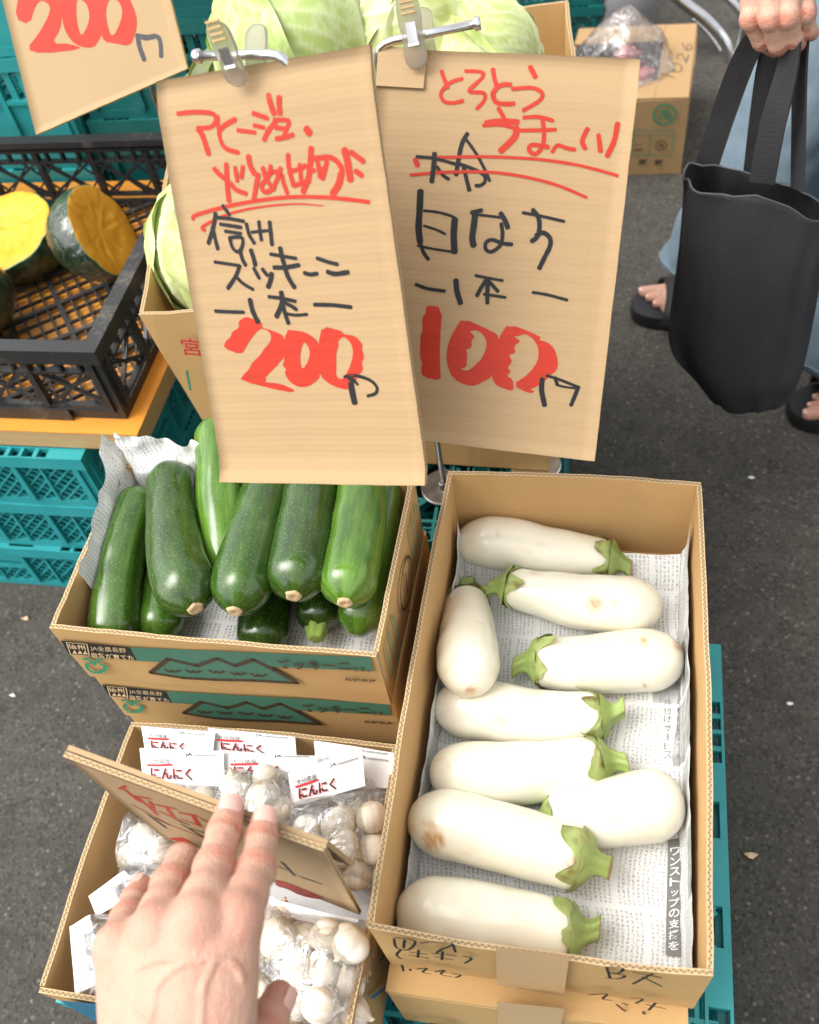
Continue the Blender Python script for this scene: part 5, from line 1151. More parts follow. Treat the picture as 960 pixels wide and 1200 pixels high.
# ================================================================== GARLIC
tw_ = lambda a, t: a
def bulb_mesh(seed):
    rng = random.Random(seed); n, r = 40, 26; v = []; cl = []
    for j in range(r + 1):
        t = j / r; rad = math.sin(PI * min(1, t * 1.02) ** .85) ** .75 if t < .62 else None
        el = math.sqrt(max(0, 1 - ((t - .44) / .455) ** 2)); rad = (el ** 4 + (.24 * max(0, t - .55) / .45 * (1.25 - t) * 2.2) ** 4) ** .25
        rad = max(rad, .02)
        for k in range(n):
            a = 2 * PI * k / n; lob = 1 + (.13 + .03 * (seed % 3)) * (abs(math.sin((2.5 if seed % 2 else 2) * a + seed)) - .5) * math.sin(PI * min(1, t * 1.25)) + .05 * noise.noise(Vector((math.cos(a) * 3, math.sin(a) * 3, seed + t * 2)))
            tw = a + t * .35; z = t * 1.95 - .88
            v.append(Vector((rad * lob * math.cos(tw), rad * lob * .92 * math.sin(tw), z + .10 * math.sin(a + seed) * (t > .85))))
            st = .5 + .5 * noise.noise(Vector((math.cos(tw_(a, t)) * 11, math.sin(tw_(a, t)) * 11, t * 1.0 + seed))); c = Vector((.80, .745, .64)).lerp(Vector((.60, .46, .30)), max(0, st - .42) * 1.7)
            if seed % 3 == 0: c = c.lerp(Vector((.62, .42, .40)), .45 * max(0, noise.noise(Vector((math.cos(a) * 2, math.sin(a) * 2, seed)))) * 2)
            if t > .9: c = c.lerp(Vector((.62, .50, .32)), .6)
            if t < .06: c = c.lerp(Vector((.5, .38, .22)), .7)
            cl.append(c)
    f = [(j * n + k, j * n + (k + 1) % n, (j + 1) * n + (k + 1) % n, (j + 1) * n + k) for j in range(r) for k in range(n)] + [tuple(range(n))[::-1], tuple(r * n + k for k in range(n))]
    me = bpy.data.meshes.new('garlic_bulb'); me.from_pydata([tuple(p) for p in v], [], f); me.materials.append(M['garlic_skin']); ca = me.color_attributes.new('Col', 'FLOAT_COLOR', 'POINT')
    ca.data.foreach_set('color', [x for c in cl for x in (*c, 1)]); me.polygons.foreach_set('use_smooth', [True] * len(f)); return me
BULB = [bulb_mesh(s_) for s_ in range(6)]
brng = random.Random(5)
def bulb(x, y, z, wpx, tip, label, group, k=None, depth=None):
    """garlic bulb seen at x, y; wpx its width in the photo; tip the picture direction its neck points to"""
    P = pz(x, y, z); t = (P - CAM).dot(FL); r = wpx / 2 * t / FP * 1.03
    T = (RL * tip[0] - UL * tip[1]); T = (T + Vector((0, 0, brng.uniform(-.1, .35)))).normalized()
    o = bpy.data.objects.new('garlic_bulb', BULB[brng.randrange(6) if k is None else k]); COL.objects.link(o); q = T.to_track_quat('Z', 'Y').to_matrix().to_4x4() @ Matrix.Rotation(brng.uniform(0, 6), 4, 'Z')
    o.matrix_world = Matrix.Translation(P) @ q @ Matrix.Diagonal((r * brng.uniform(.86, 1.1), r * brng.uniform(.82, 1.02), r * brng.uniform(.95, 1.15), 1)); return tag(o, label, 'garlic', group)
def garlic_bag(label, card, hang, body, thick=.022, text=True, zc=.44, cn=(0, -.55, .83), jar=0, seed=0, barcode=False, words=True):
    """plastic bag: printed header card (photo quad, on the plane through height zc) and a film pouch around body points"""
    P0 = pz(sum(c[0] for c in card) / 4, sum(c[1] for c in card) / 4, zc); n = Vector(cn).normalized(); q = [pp(*c, P0, n) for c in card]
    root = thing('garlic_bag', label, 'garlic bag', sum(q, Vector()) / 4, 'bags of garlic in the box')
    O, X, Y = q[3], q[2] - q[3], q[0] - q[3]; N = X.cross(Y).normalized(); nu = 12; v = []
    for j in range(5):
        for i in range(nu + 1):
            a, b_ = i / nu, j / 4; p = (q[3].lerp(q[2], a)).lerp(q[0].lerp(q[1], a), b_); v.append(p + N * (.0012 * math.sin(a * 5 + seed) * b_ + .0006 * noise.noise(p * 60)))
    m = MB(); K = (nu + 1) * 5; m.add(v + [p - N * .0007 for p in v], [(j * (nu + 1) + i, j * (nu + 1) + i + 1, (j + 1) * (nu + 1) + i + 1, (j + 1) * (nu + 1) + i) for j in range(4) for i in range(nu)] + [(K + j * (nu + 1) + i, K + (j + 1) * (nu + 1) + i, K + (j + 1) * (nu + 1) + i + 1, K + j * (nu + 1) + i + 1) for j in range(4) for i in range(nu)])
    cardo = obj('header_card', m, 'label_card', root)
    W3 = lambda a, b_: O + X * a + Y * b_
    def T(m, s_, a0, b0, a1, b1, off, bold=.0): type_on(m, s_, W3(a0, b0), X * (a1 - a0), Y * (b1 - b0), off, bold)
    if words:
        m = MB(); T(m, 'にんにく', .12, .16, .62, .50, .0019, .03); m.v = [tuple(Vector(p) + X.normalized() * .0005 - Y.normalized() * .0004) for p in m.v]; obj('red_print', m, 'label_red', cardo)
        m = MB(); T(m, 'にんにく', .12, .16, .62, .50, .0022, .012); T(m, '大分県産', .10, .58, .38, .76, .0020, .0); T(m, 'JA', .57, .80, .66, .92, .0019, .02); obj('black_print', m, 'print_black', cardo)
        m = MB(); stroke(m, [W3(.09, .545) + N * .0016, W3(.25, .55) + N * .0016, W3(.39, .57) + N * .0016], .0018, N); obj('red_rule', m, 'label_red', cardo)
        m = MB(); stroke(m, [W3(.68, .85) + N * .0016, W3(.95, .85) + N * .0016], .0012, N); obj('grey_print', m, 'grey_text', cardo)
    if barcode:
        m = MB(); rb = random.Random(seed); x = .52
        while x < .90:
            wv = rb.choice((.008, .014, .02)); m.add([W3(x, .22) + N * .0018, W3(x + wv, .22) + N * .0018, W3(x + wv, .78) + N * .0018, W3(x, .78) + N * .0018], [(0, 1, 2, 3)]); x += wv + rb.choice((.009, .015))
        obj('barcode', m, 'print_black', cardo)
    # film pouch: pillow between the card's lower edge and the far end of the contents
    a, b_, e, d = [pp(x, y, P0 - Vector((0, 0, .008)), (0, -.25, .97)) for x, y in body]   # top left, top right, bottom right, bottom left
    v = []; nu, nv = 26, 26
    for s1_ in (1, -1):
        for j in range(nv + 1):
            for i in range(nu + 1):
                x, y = i / nu, j / nv; p = d.lerp(e, x).lerp(a.lerp(b_, x), y); pf = max(0, (1 - (2 * x - 1) ** 4)) ** .5 * max(0, (1 - (2 * y - 1) ** 4)) ** .5
                wr = noise.noise(p * 55 + Vector((seed, 0, s1_))) + .5 * abs(noise.noise(p * 120 + Vector((0, seed, s1_))))
                v.append(p + Vector((0, -.25, .97)) * (s1_ * thick * pf + .0035 * wr * pf) + Vector((noise.noise(p * 70), noise.noise(p * 70 + Vector((4, 0, 0))), 0)) * .0018)
    K = (nu + 1) * (nv + 1); f = []
    for s1_ in (0, 1):
        for j in range(nv):
            for i in range(nu): a0 = s1_ * K + j * (nu + 1) + i; qd = (a0, a0 + 1, a0 + nu + 2, a0 + nu + 1); f.append(qd if not s1_ else qd[::-1])
    m = MB(); m.add(v, f); obj('clear_film', m, 'bag_film', root, smooth=True); return root
GB = 'garlic bulbs in the plastic bags'
# rear row against the back wall
garlic_bag('garlic bag whose printed card stands in the rear left corner of the box', [(166, 851), (252, 858), (249, 887), (170, 881)], 0, [(172, 880), (250, 886), (252, 925), (178, 920)], .012, zc=.452, seed=1)
garlic_bag('garlic bag with its card second from the left along the rear wall', [(244, 853), (346, 864), (348, 890), (250, 882)], 0, [(255, 880), (345, 888), (345, 930), (255, 925)], .012, zc=.449, seed=2)
garlic_bag('garlic bag with its card at the rear right corner of the box, behind others', [(368, 868), (462, 882), (461, 908), (370, 896)], 0, [(372, 894), (460, 905), (455, 950), (370, 940)], .012, zc=.446, seed=3)
garlic_bag('garlic bag at the left with a large clearly printed card above the handheld sign', [(163, 877), (262, 880), (264, 922), (168, 919)], 0, [(168, 917), (262, 920), (262, 975), (180, 970)], .018, zc=.457, seed=4)
garlic_bag('garlic bag in the middle whose card is half covered by its own bulbs', [(262, 882), (372, 886), (368, 912), (262, 912)], 0, [(255, 900), (350, 905), (350, 985), (255, 975)], .030, zc=.458, seed=5)
garlic_bag('garlic bag at the right edge whose card is half behind the tilted one', [(373, 876), (465, 888), (462, 925), (376, 915)], 0, [(385, 920), (458, 928), (445, 1060), (388, 1020)], .02, zc=.451, seed=6)
garlic_bag('garlic bag with a tilted printed card in front of the rear row at the right', [(338, 906), (424, 877), (428, 921), (342, 946)], 0, [(340, 940), (430, 925), (438, 1035), (345, 1020)], .029, zc=.468, seed=7)
# near side of the sign
garlic_bag('garlic bag by the left wall in front of the handheld sign, card tucked under', [(150, 1000), (205, 1008), (203, 1022), (148, 1014)], 0, [(150, 950), (218, 975), (205, 1032), (138, 1015)], .026, zc=.440, seed=8, words=False)
garlic_bag('garlic bag with a barcode card slanting beside the little finger', [(104, 1050), (146, 1019), (166, 1044), (113, 1074)], 0, [(140, 1015), (215, 1010), (215, 1075), (150, 1085)], .022, zc=.448, seed=9, words=False, barcode=True)
garlic_bag('garlic bag at the front left with a long barcode card by the wrist', [(81, 1086), (106, 1072), (122, 1150), (88, 1166)], 0, [(100, 1072), (200, 1070), (200, 1175), (95, 1170)], .024, zc=.444, cn=(0, -.2, .95), seed=10, words=False, barcode=True)
garlic_bag('large garlic bag at the front right, right of the thumb', [(318, 1054), (420, 1078), (418, 1094), (316, 1070)], 0, [(318, 1062), (440, 1080), (428, 1215), (312, 1208)], .037, zc=.446, seed=11, words=False)
garlic_bag('garlic bag beside the index finger below the handheld sign', [(270, 1040), (322, 1052), (322, 1066), (270, 1055)], 0, [(262, 1050), (345, 1060), (340, 1165), (262, 1150)], .030, zc=.442, seed=12, words=False)
BL_ = ['pointed pale garlic bulb just above the middle fingertip', 'garlic bulb lying sideways under the half covered card in the middle', 'largest pale garlic bulb right beyond the index fingertip', 'garlic bulb mostly hidden behind the top edge of the handheld card', 'garlic bulb at the lower right of the middle bag, by the index fingertip', 'garlic bulb low in the middle bag behind the handheld card',
 'garlic bulb right below the tilted printed card', 'garlic bulb by the right wall, topmost in its bag below the tilted card', 'garlic bulb in the centre of the bag below the tilted card', 'garlic bulb against the right wall, lower of two beside the tilted bag', 'garlic bulb at the left end of the bag under the tilted card', 'reddish lowest garlic bulb in the bag under the tilted card', 'garlic bulb half hidden by the right end of the handheld card', 'garlic bulb squeezed between the handheld card and the tilted bag', 'small garlic bulb at the bottom right by the wall near the handheld card',
 'garlic bulb uppermost in the bag by the left wall below the handheld card', 'whitest garlic bulb in the bag by the left wall, toward the ring finger', 'small garlic bulb at the outer end of the bag by the left wall', 'garlic bulb tucked behind under the lower edge of the handheld card at left',
 'garlic bulb between the slanting barcode card and the little finger', 'garlic bulb right under the slanting barcode card', 'garlic bulb hidden under the ring and little fingers',
 'garlic bulb beside the long barcode card at the front left', 'garlic bulb above the long barcode card, toward the knuckles', 'garlic bulb under the edge of the hand at the front left',
 'round white garlic bulb at the top of the large front right bag', 'pinkish garlic bulb touching the right wall in the large front right bag', 'garlic bulb at the left of the large front bag above the thumb', 'striped garlic bulb in the middle of the large front right bag', 'garlic bulb with its long neck pointing right, beside the thumb', 'garlic bulb by the right wall in the middle of the front bag', 'garlic bulb right behind the tip of the thumb', 'lowest garlic bulb by the right wall at the front edge', 'garlic bulb in shade below the index finger knuckle in the front bag', 'garlic bulb at the very bottom edge of the large front bag',
 'tall garlic bulb in the narrow bag right of the index finger', 'garlic bulb mostly hidden under the index finger', 'garlic bulb under the lower edge of the handheld card beside the index finger', 'garlic bulb hidden under the palm']
for (x, y, z, wd, tip, lb) in (
    (275, 922, .462, 36, (-.2, -1), 'A'), (312, 911, .462, 36, (1, -.2), 'A'), (309, 938, .458, 46, (.4, 1), 'A'), (262, 955, .45, 34, (-1, .2), 'A'), (330, 950, .452, 34, (.6, .6), 'A'), (240, 935, .44, 32, (-1, 0), 'A'),
    (398, 966, .460, 42, (.1, -1), 'B'), (436, 958, .458, 42, (.3, 1), 'B'), (402, 995, .456, 44, (1, .5), 'B'), (438, 994, .446, 38, (1, -.2), 'B'), (360, 972, .455, 36, (-.7, .5), 'B'), (418, 1026, .444, 38, (-.1, -1), 'B'), (393, 1022, .438, 34, (-.4, .6), 'B'), (375, 1000, .44, 34, (-1, 0), 'B'), (447, 1030, .436, 30, (0, 1), 'B'),
    (168, 982, .437, 36, (-.3, -1), 'C'), (192, 997, .442, 36, (.7, -.6), 'C'), (150, 1005, .428, 26, (-.5, .6), 'C'), (200, 965, .425, 34, (.6, -.3), 'C'),
    (185, 1040, .438, 34, (.5, .3), 'D'), (160, 1062, .430, 34, (-.4, .6), 'D'), (205, 1058, .43, 34, (.4, .6), 'D'),
    (125, 1120, .428, 40, (-.3, .7), 'E'), (150, 1098, .430, 40, (.6, -.3), 'E'), (150, 1145, .430, 44, (.4, .5), 'E'),
    (383, 1097, .452, 42, (-1, .3), 'F'), (410, 1106, .456, 46, (-.55, .85), 'F'), (350, 1138, .446, 44, (-.8, .7), 'F'), (382, 1140, .444, 40, (-.2, -1), 'F'), (375, 1177, .452, 46, (1, .25), 'F'), (409, 1152, .436, 42, (-.2, -1), 'F'), (345, 1180, .436, 38, (-1, 0), 'F'), (415, 1188, .432, 42, (1, .4), 'F'), (355, 1100, .436, 38, (-.4, -.8), 'F'), (392, 1205, .43, 42, (.3, 1), 'F'),
    (324, 1100, .450, 46, (-.35, 1), 'G'), (295, 1120, .435, 44, (-.6, .4), 'G'), (330, 1072, .438, 36, (.2, -1), 'G'), (300, 1160, .43, 42, (-.2, .9), 'G')):
    LB = BL_.pop(0); bulb(x, y, z, wd, tip, LB, GB)
tag(obj('packing_paper', sheet(lambda a, b_: Vector((GCX - GW / 2 + .008 + a * (GW - .016), GCY - GLN / 2 + .008 + b_ * (GLN - .016), .372 + .010 * noise.noise(Vector((a * 7, b_ * 7, 0))))), 24, 24, .2, .2), 'label_card', smooth=True), 'white packing layer under the garlic bags', 'paper')
# folded sign held upright in the garlic box
Gq = [sc_cam(p, .9) for p in ((-.367, .228, .64), (-.172, .192, .614), (-.205, .228, .317), (-.4, .264, .343))]; nG = Vector((.195, .976, .097)).normalized()
cardG = Card([proj(p) for p in Gq], Gq[0], nG, 'price_card', 'folded cardboard card with red and black writing, held upright in the garlic box', lambda x, y: .0012 * noise.noise(Vector((x * 12, y * 12, 4))), mat='sign_board_flat', th=.0036)
m = MB(); q = [cardG.inv @ p for p in Gq]; off = -.0042; lo = [Vector((p.x, p.y, off)) for p in (q[0], q[1], q[1].lerp(q[2], .5), q[0].lerp(q[3], .5))]; lo[2].z -= .012; lo[3].z -= .012
hi = [p + Vector((0, 0, -.0034)) for p in lo]; m.add(lo + hi, [(0, 1, 2, 3), (7, 6, 5, 4), (0, 4, 5, 1), (1, 5, 6, 2), (2, 6, 7, 3), (3, 7, 4, 0)]); obj('folded_back', m, 'sign_board_flat', cardG.root, local=True)
GO, gs_ = (85, 870), .3646
cardG.marks('red_lettering', 'red_marker', [(4.95,(150,150),(172,140)), (8.1,(165,150),(215,190)), (7.2,(195,172),(250,180)), (7.2,(215,180),(262,222)), (7.2,(250,190),(268,232)), (7.2,(270,200),(330,212)), (7.2,(282,222),(345,250)), (7.2,(300,205),(330,245)), (7.2,(345,225),(400,235)), (7.2,(350,245),(415,268)), (7.2,(385,232),(405,262)), (7.2,(415,245),(450,262)), (4.5,(190,200),(300,260)), (4.5,(300,262),(440,315))], GO, gs_, 14)
cardG.marks('black_lettering', 'black_marker', [(5.4,(240,232),(300,275)), (6.3,(268,246),(310,266)), (6.3,(338,250),(372,262)), (5.4,(350,262),(425,308)), (5.4,(380,275),(430,292)), (5.4,(648,392),(690,408)), (5.4,(672,385),(715,425)), (5.4,(735,430),(798,452))], GO, gs_, 12)
cardG.marks('red_numerals', 'red_marker', [('poly', [(650,438),(690,448),(760,478),(808,500),(790,505),(730,492),(690,470),(655,462)]), ('poly', [(310,308),(350,305),(385,322),(350,325)])], GO, gs_, 12)
# ================================================================== THE PHOTOGRAPHER'S HAND
SK0, SKR, SKP = Vector((.56, .34, .25)), Vector((.56, .22, .165)), Vector((.70, .49, .38))
def hand_body(name, label, cat, wrist, elbow, fingers, thumb, toward, h, palm_r=.0135, scale=1.0, group=None, extra=None, wr=.026, veins=(), arm_r=.036):
    """left or right hand: fingers = list of 4 joints (MCP, PIP, DIP, tip); thumb = 4 joints; toward = the way the back of the hand looks"""
    A = lambda p: np.array(p, float); tw = Vector(toward).normalized(); prim = []
    mc = [f[0] for f in fingers]; base_w = [Vector(wrist).lerp(sum(mc, Vector()) / 4, .12) + (m_ - sum(mc, Vector()) / 4) * .70 for m_ in mc]
    palm = [(b_, m_, palm_r * 1.12 * scale, palm_r * .93 * scale) for b_, m_ in zip(base_w, mc)]
    palm += [(mc[i].lerp(mc[i + 1], .5) * .86 + base_w[i] * .14, base_w[i].lerp(base_w[i + 1], .5), palm_r * .82 * scale, palm_r * scale) for i in range(3)]
    arm = [(Vector(wrist) + (base_w[0] - base_w[-1]) * .22, Vector(elbow) + (base_w[0] - base_w[-1]) * .3, wr * .82 * scale, arm_r * scale), (Vector(wrist) - (base_w[0] - base_w[-1]) * .22, Vector(elbow) - (base_w[0] - base_w[-1]) * .3, wr * .82 * scale, arm_r * scale), (Vector(wrist), sum(base_w, Vector()) / 4, wr * .8 * scale, palm_r * 1.2 * scale)]
    R = [.0118, .0107, .0096, .0083]; FS = [1.0, 1.04, .98, .84]
    fl = []
    for f, fs in zip(fingers, FS):
        r = [q * fs * scale for q in R]; f = [Vector(p) for p in f]
        fl.append([(f[0] - tw * .002 * scale, f[1], r[0], r[1]), (f[1], f[2], r[1] * .97, r[2]), (f[2], f[3], r[2], r[3]), (f[1] + tw * .0004 * scale, f[1] + tw * .0005 * scale, r[1] * 1.0, r[1] * 1.0), (f[0].lerp(f[1], .45) - tw * .0015, f[0].lerp(f[1], .46) - tw * .0015, r[0] * 1.02, r[0] * 1.02)])
    th = [Vector(p) for p in thumb]; tl = [(th[0], th[1], .0165 * scale, .0125 * scale), (th[1], th[2], .0122 * scale, .0108 * scale), (th[2], th[3], .0108 * scale, .0088 * scale)]
    kn = [(m_ + tw * .0035 * scale, m_ + tw * .0036 * scale, .0098 * scale, .0098 * scale) for m_ in mc]
    tend = [(m_ + tw * (palm_r * .66) * scale, Vector(wrist) + (b_ - Vector(wrist)) * .5 + tw * (palm_r * .95) * scale, .0022 * scale, .0016 * scale) for m_, b_ in zip(mc, base_w)]
    web = [(fingers[i][0].lerp(fingers[i + 1][0], .5) + (fingers[i][1] - fingers[i][0]).normalized() * .008 * scale - tw * .004 * scale,) * 2 + (.0068 * scale, .0068 * scale) for i in range(3)]
    web.append((th[1].lerp(mc[0], .45) - tw * .004, th[0].lerp(mc[0], .45), .006 * scale, .012 * scale))
    def fn(P):
        D = None
        for a, b_, ra, rb in palm + arm: d = cone_d(P, a, b_, ra, rb); D = d if D is None else smin(D, d, .012 * scale)
        for a, b_, ra, rb in kn: D = smin(D, cone_d(P, a, b_, ra, rb), .006 * scale)
        for a, b_, ra, rb in tend: D = smin(D, cone_d(P, a, b_, ra, rb), .004 * scale)
        T = None
        for a, b_, ra, rb in tl: d = cone_d(P, a, b_, ra, rb); T = d if T is None else smin(T, d, .006 * scale)
        D = smin(D, T, .014 * scale)
        for a, b_, ra, rb in web: D = smin(D, cone_d(P, a, b_, ra, rb), .009 * scale)
        G = None
        for f in fl:
            F = None
            for a, b_, ra, rb in f: d = cone_d(P, a, b_, ra, rb); F = d if F is None else smin(F, d, .0038 * scale)
            G = F if G is None else smin(G, F, .0012 * scale)
        D = smin(D, G, .0075 * scale)
        for a, b_, rv in VN: D = smin(D, cone_d(P, a, b_, rv, rv), .0032)
        return D
    VN = []; found = []
    for vn in veins:                                     # veins and folds follow the skin found along each sight line
        pts = [];  rv = vn[0]
        for (x, y) in [tuple(p[:2]) for p in crom([Vector((q[0], q[1], 0)) for q in vn[1:]], 5)]:
            t = np.arange(.40, .60, .0006); rr = np.array(ray(x, y)); hit = np.argmax(fn(np.array(CAM) + t[:, None] * rr) < 0); pts.append(Vector(np.array(CAM) + (t[hit] + .0004) * rr))
        found += [(a, b_, rv) for a, b_ in zip(pts, pts[1:])]
    VN.extend(found)
    allp = [p for a, b_, *_ in palm + arm + tl for p in (a, b_)] + [p for f in fingers for p in f]
    lo = [min(p[k] for p in allp) - .05 * scale for k in range(3)]; hi = [max(p[k] for p in allp) + .05 * scale for k in range(3)]
    V, F = sdf_mesh(fn, lo, hi, h)
    # creases over the joints: fine grooves across the back of each finger
    jn = [(Vector(f[j]), (Vector(f[j + 1]) - Vector(f[j - 1])).normalized(), w_) for f in fingers for j, w_ in ((1, .0060), (2, .0038))] + [(th[2], (th[3] - th[1]).normalized(), .005)]
    Np = np.zeros_like(V); fc = V[F]; nn = np.cross(fc[:, 1] - fc[:, 0], fc[:, 2] - fc[:, 0])
    for k in range(4): np.add.at(Np, F[:, k], nn)
    Np /= np.maximum(np.linalg.norm(Np, axis=1, keepdims=True), 1e-12); twn = A(tw); dors = np.clip(Np @ twn, 0, 1)
    col = np.tile(A(SK0), (len(V), 1)); red = np.zeros(len(V))
    for p, d, w_ in jn:
        q = V - A(p); s_ = q @ A(d); rad = np.linalg.norm(q - s_[:, None] * A(d), axis=1); m_ = np.exp(-(s_ / (w_ * scale)) ** 2) * (rad < .018 * scale)
        gro = np.zeros(len(V))
        for k, am in ((-1.05, .6), (-.5, .9), (0, 1), (.55, .85), (1.1, .5)): gro += am * np.exp(-((s_ - k * w_ * .72 * scale) / (.00078)) ** 2)
        V = V - Np * (gro * dors * (rad < .018 * scale) * .0008 * np.exp(-(s_ / (w_ * 1.5 * scale)) ** 2))[:, None]; red = np.maximum(red, .45 * m_)
        col -= (gro * dors * (rad < .018 * scale) * .15 * np.exp(-(s_ / (w_ * 1.3 * scale)) ** 2))[:, None] * np.array([.6, 1, 1])
    for f in fingers:
        q = np.linalg.norm(V - A(f[3]), axis=1); red = np.maximum(red, .62 * np.exp(-(q / (.015 * scale)) ** 2))
        q = np.linalg.norm(V - A(f[0] + tw * .01), axis=1); red = np.maximum(red, .40 * np.exp(-(q / (.012 * scale)) ** 2))
    q = np.linalg.norm(V - A(th[3]), axis=1); red = np.maximum(red, .7 * np.exp(-(q / (.017 * scale)) ** 2))
    for i in range(len(V)): red[i] += .16 * noise.noise(Vector(V[i]) * 55)
    red = np.clip(red, 0, 1)[:, None]; col = col * (1 - red) + A(SKR) * red
    mb = MB(); mb.v = [tuple(p) for p in V]; mb.f = [list(map(int, f)) for f in F]; mb.mi = [0] * len(F); mb.uv = [[(0, 0)] * 4] * len(F)
    c = sum((Vector(p) for p in allp), Vector()) / len(allp); root = thing(name, label, cat, c, group)
    b = obj('skin', mb, 'skin', root, smooth=True, cols=[tuple(x) for x in np.clip(col, 0, 1)])
    def nail(tip, dip, up, r, ln, wd):
        d = (Vector(tip) - Vector(dip)).normalized(); u = Vector(up); u = (u - d * u.dot(d)).normalized(); sd = d.cross(u); m = MB(); v = []; nu, nv = 14, 12
        c0 = Vector(tip) + d * (r * .20)
        for j in range(nv + 1):
            for i in range(nu + 1):
                a = -1 + 2 * i / nu; t = j / nv; k = (1 - max(0, abs(t * 2 - 1) - .55) / .45 * .0) ; e = math.sqrt(max(0, 1 - max(0, abs(2 * t - 1) - .5) ** 2 * 3.2)); ang = a * wd / r * .5 * e
                v.append(c0 + d * (ln * (t - .72)) + (u * math.cos(ang) + sd * math.sin(ang)) * (r * 1.0 + .0013) - u * (.0016 * max(0, t - .6)) - u * (.0006 * (t < .08)))
        m.add(v, [(j * (nu + 1) + i, j * (nu + 1) + i + 1, (j + 1) * (nu + 1) + i + 1, (j + 1) * (nu + 1) + i) for j in range(nv) for i in range(nu)]); return obj('fingernail', m, 'nail', root, smooth=True)
    return root, nail
tIx = [pd(279, 1076, .512), pd(300, 1020, .552), pd(306, 985, .574), pd(310, 962, .586)]
tMd = [pd(231, 1080, .504), pd(251, 1017, .549), pd(263, 975, .574), pd(270, 948, .588)]
rt = pp(224, 990, cardG.P, cardG.n) + cardG.n * .0085
tRg = [pd(181, 1090, .510), pd(199, 1038, .553), pd(213, 1008, .577), rt]
tPk = [pd(138, 1110, .522), pd(149, 1076, .552), pd(158, 1054, .570), pd(166, 1039, .582)]
tTh = [pd(255, 1275, .505), pd(288, 1240, .520), pd(313, 1200, .533), pd(327, 1168, .545)]
wr_ = pd(208, 1345, .488); el_ = pd(60, 1760, .36)
up_ = (CAM - pd(220, 1090, .5)).normalized()
vn = lambda *ps: [pd(x, y, t) for x, y, t in ps]
hand, nail = hand_body('person', "photographer's left hand pressing back the folded card in the garlic box", 'person', wr_, el_, [tIx, tMd, tRg, tPk], tTh, up_, .00075,
    veins=((.0006, (163, 1133), (190, 1123), (217, 1127), (252, 1123), (275, 1131), (284, 1148)), (.0006, (217, 1127), (188, 1150), (180, 1182), (170, 1215)), (.0005, (252, 1123), (238, 1160), (236, 1210)),
           ))
nail(tIx[3], tIx[2], up_ + UL * .25, .0078, .0125, .0135); nail(tMd[3], tMd[2], up_ + UL * .25, .0080, .013, .0135)
nail(tRg[3], tRg[2], up_ - RL * .5, .0074, .011, .011); nail(tPk[3], tPk[2], up_ - RL * .6, .0064, .009, .009); nail(tTh[3], tTh[2], up_ * .3 + RL, .0088, .013, .013)

# ================================================================== THE SHOPPER AND HER BAG
GRIP = pp(898, 42, (0, 1.05, 0), (0, 1, 0))
# fingers curled round the straps, the back of the hand toward the camera and left
hx, hz = Vector((1, 0, 0)), Vector((0, 0, 1)); G0 = GRIP
def gh(x, y, dy): return pp(x, y, (0, G0.y + dy, 0), (0, 1, 0))
f1 = [gh(884, -10, -.010), gh(880, 22, -.028), gh(893, 48, -.024), gh(908, 58, -.006)]
f2 = [gh(903, -14, -.020), gh(903, 22, -.042), gh(912, 52, -.036), gh(922, 60, -.014)]
f3 = [gh(922, -14, -.020), gh(924, 20, -.042), gh(930, 46, -.036), gh(936, 52, -.014)]
f4 = [gh(940, -10, -.010), gh(944, 16, -.030), gh(948, 36, -.026), gh(952, 40, -.006)]
th_ = [gh(925, -60, .028), gh(936, -20, .030), gh(944, 14, .028), gh(946, 40, .024)]
hand2, nail2 = hand_body('person', 'shopper in pale jeans and black sandals holding a black tote bag at right', 'person', gh(925, -100, .005), gh(985, -330, .03), [f1, f2, f3, f4], th_, (-.25, -.8, .35), .0016, scale=.96)
# legs, feet and trunk of the same figure
def leg_chain(ankle, knee, hip): return [(ankle, knee, .042, .058), (knee, hip, .06, .085)]
fA = Vector((.216, 1.445, .085)); fB = Vector((.475, 1.215, .085)); hipA, hipB = Vector((.43, 1.46, .86)), Vector((.46, 1.30, .86)); knA, knB = Vector((.30, 1.455, .47)), Vector((.43, 1.235, .47))
fdA = Vector((-.93, -.05, 0)).normalized(); fdB = Vector((-.95, -.15, 0)).normalized()
def foot_prims(ank, d, sgn):
    sd = Vector((-d.y, d.x, 0)) * sgn; heel = ank + Vector((0, 0, -.045)) - d * .045; ball = ank + d * .11 + Vector((0, 0, -.048))
    L = [(ank, ank + Vector((0, 0, .12)), .036, .04), (ank, heel, .036, .030), (ank + d * .02, ball, .034, .022), (ball + sd * .022, ball - sd * .026, .020, .018), (heel, ball, .03, .022)]
    toes = [(ball + sd * (.028 - .0165 * k) + d * .004, ball + sd * (.028 - .0175 * k) + d * (.052 - .0065 * k - .002 * k * k) - Vector((0, 0, .004)), .0125 if k == 0 else .0088, .0105 if k == 0 else .0074) for k in range(5)]
    return L, toes
V_all = []
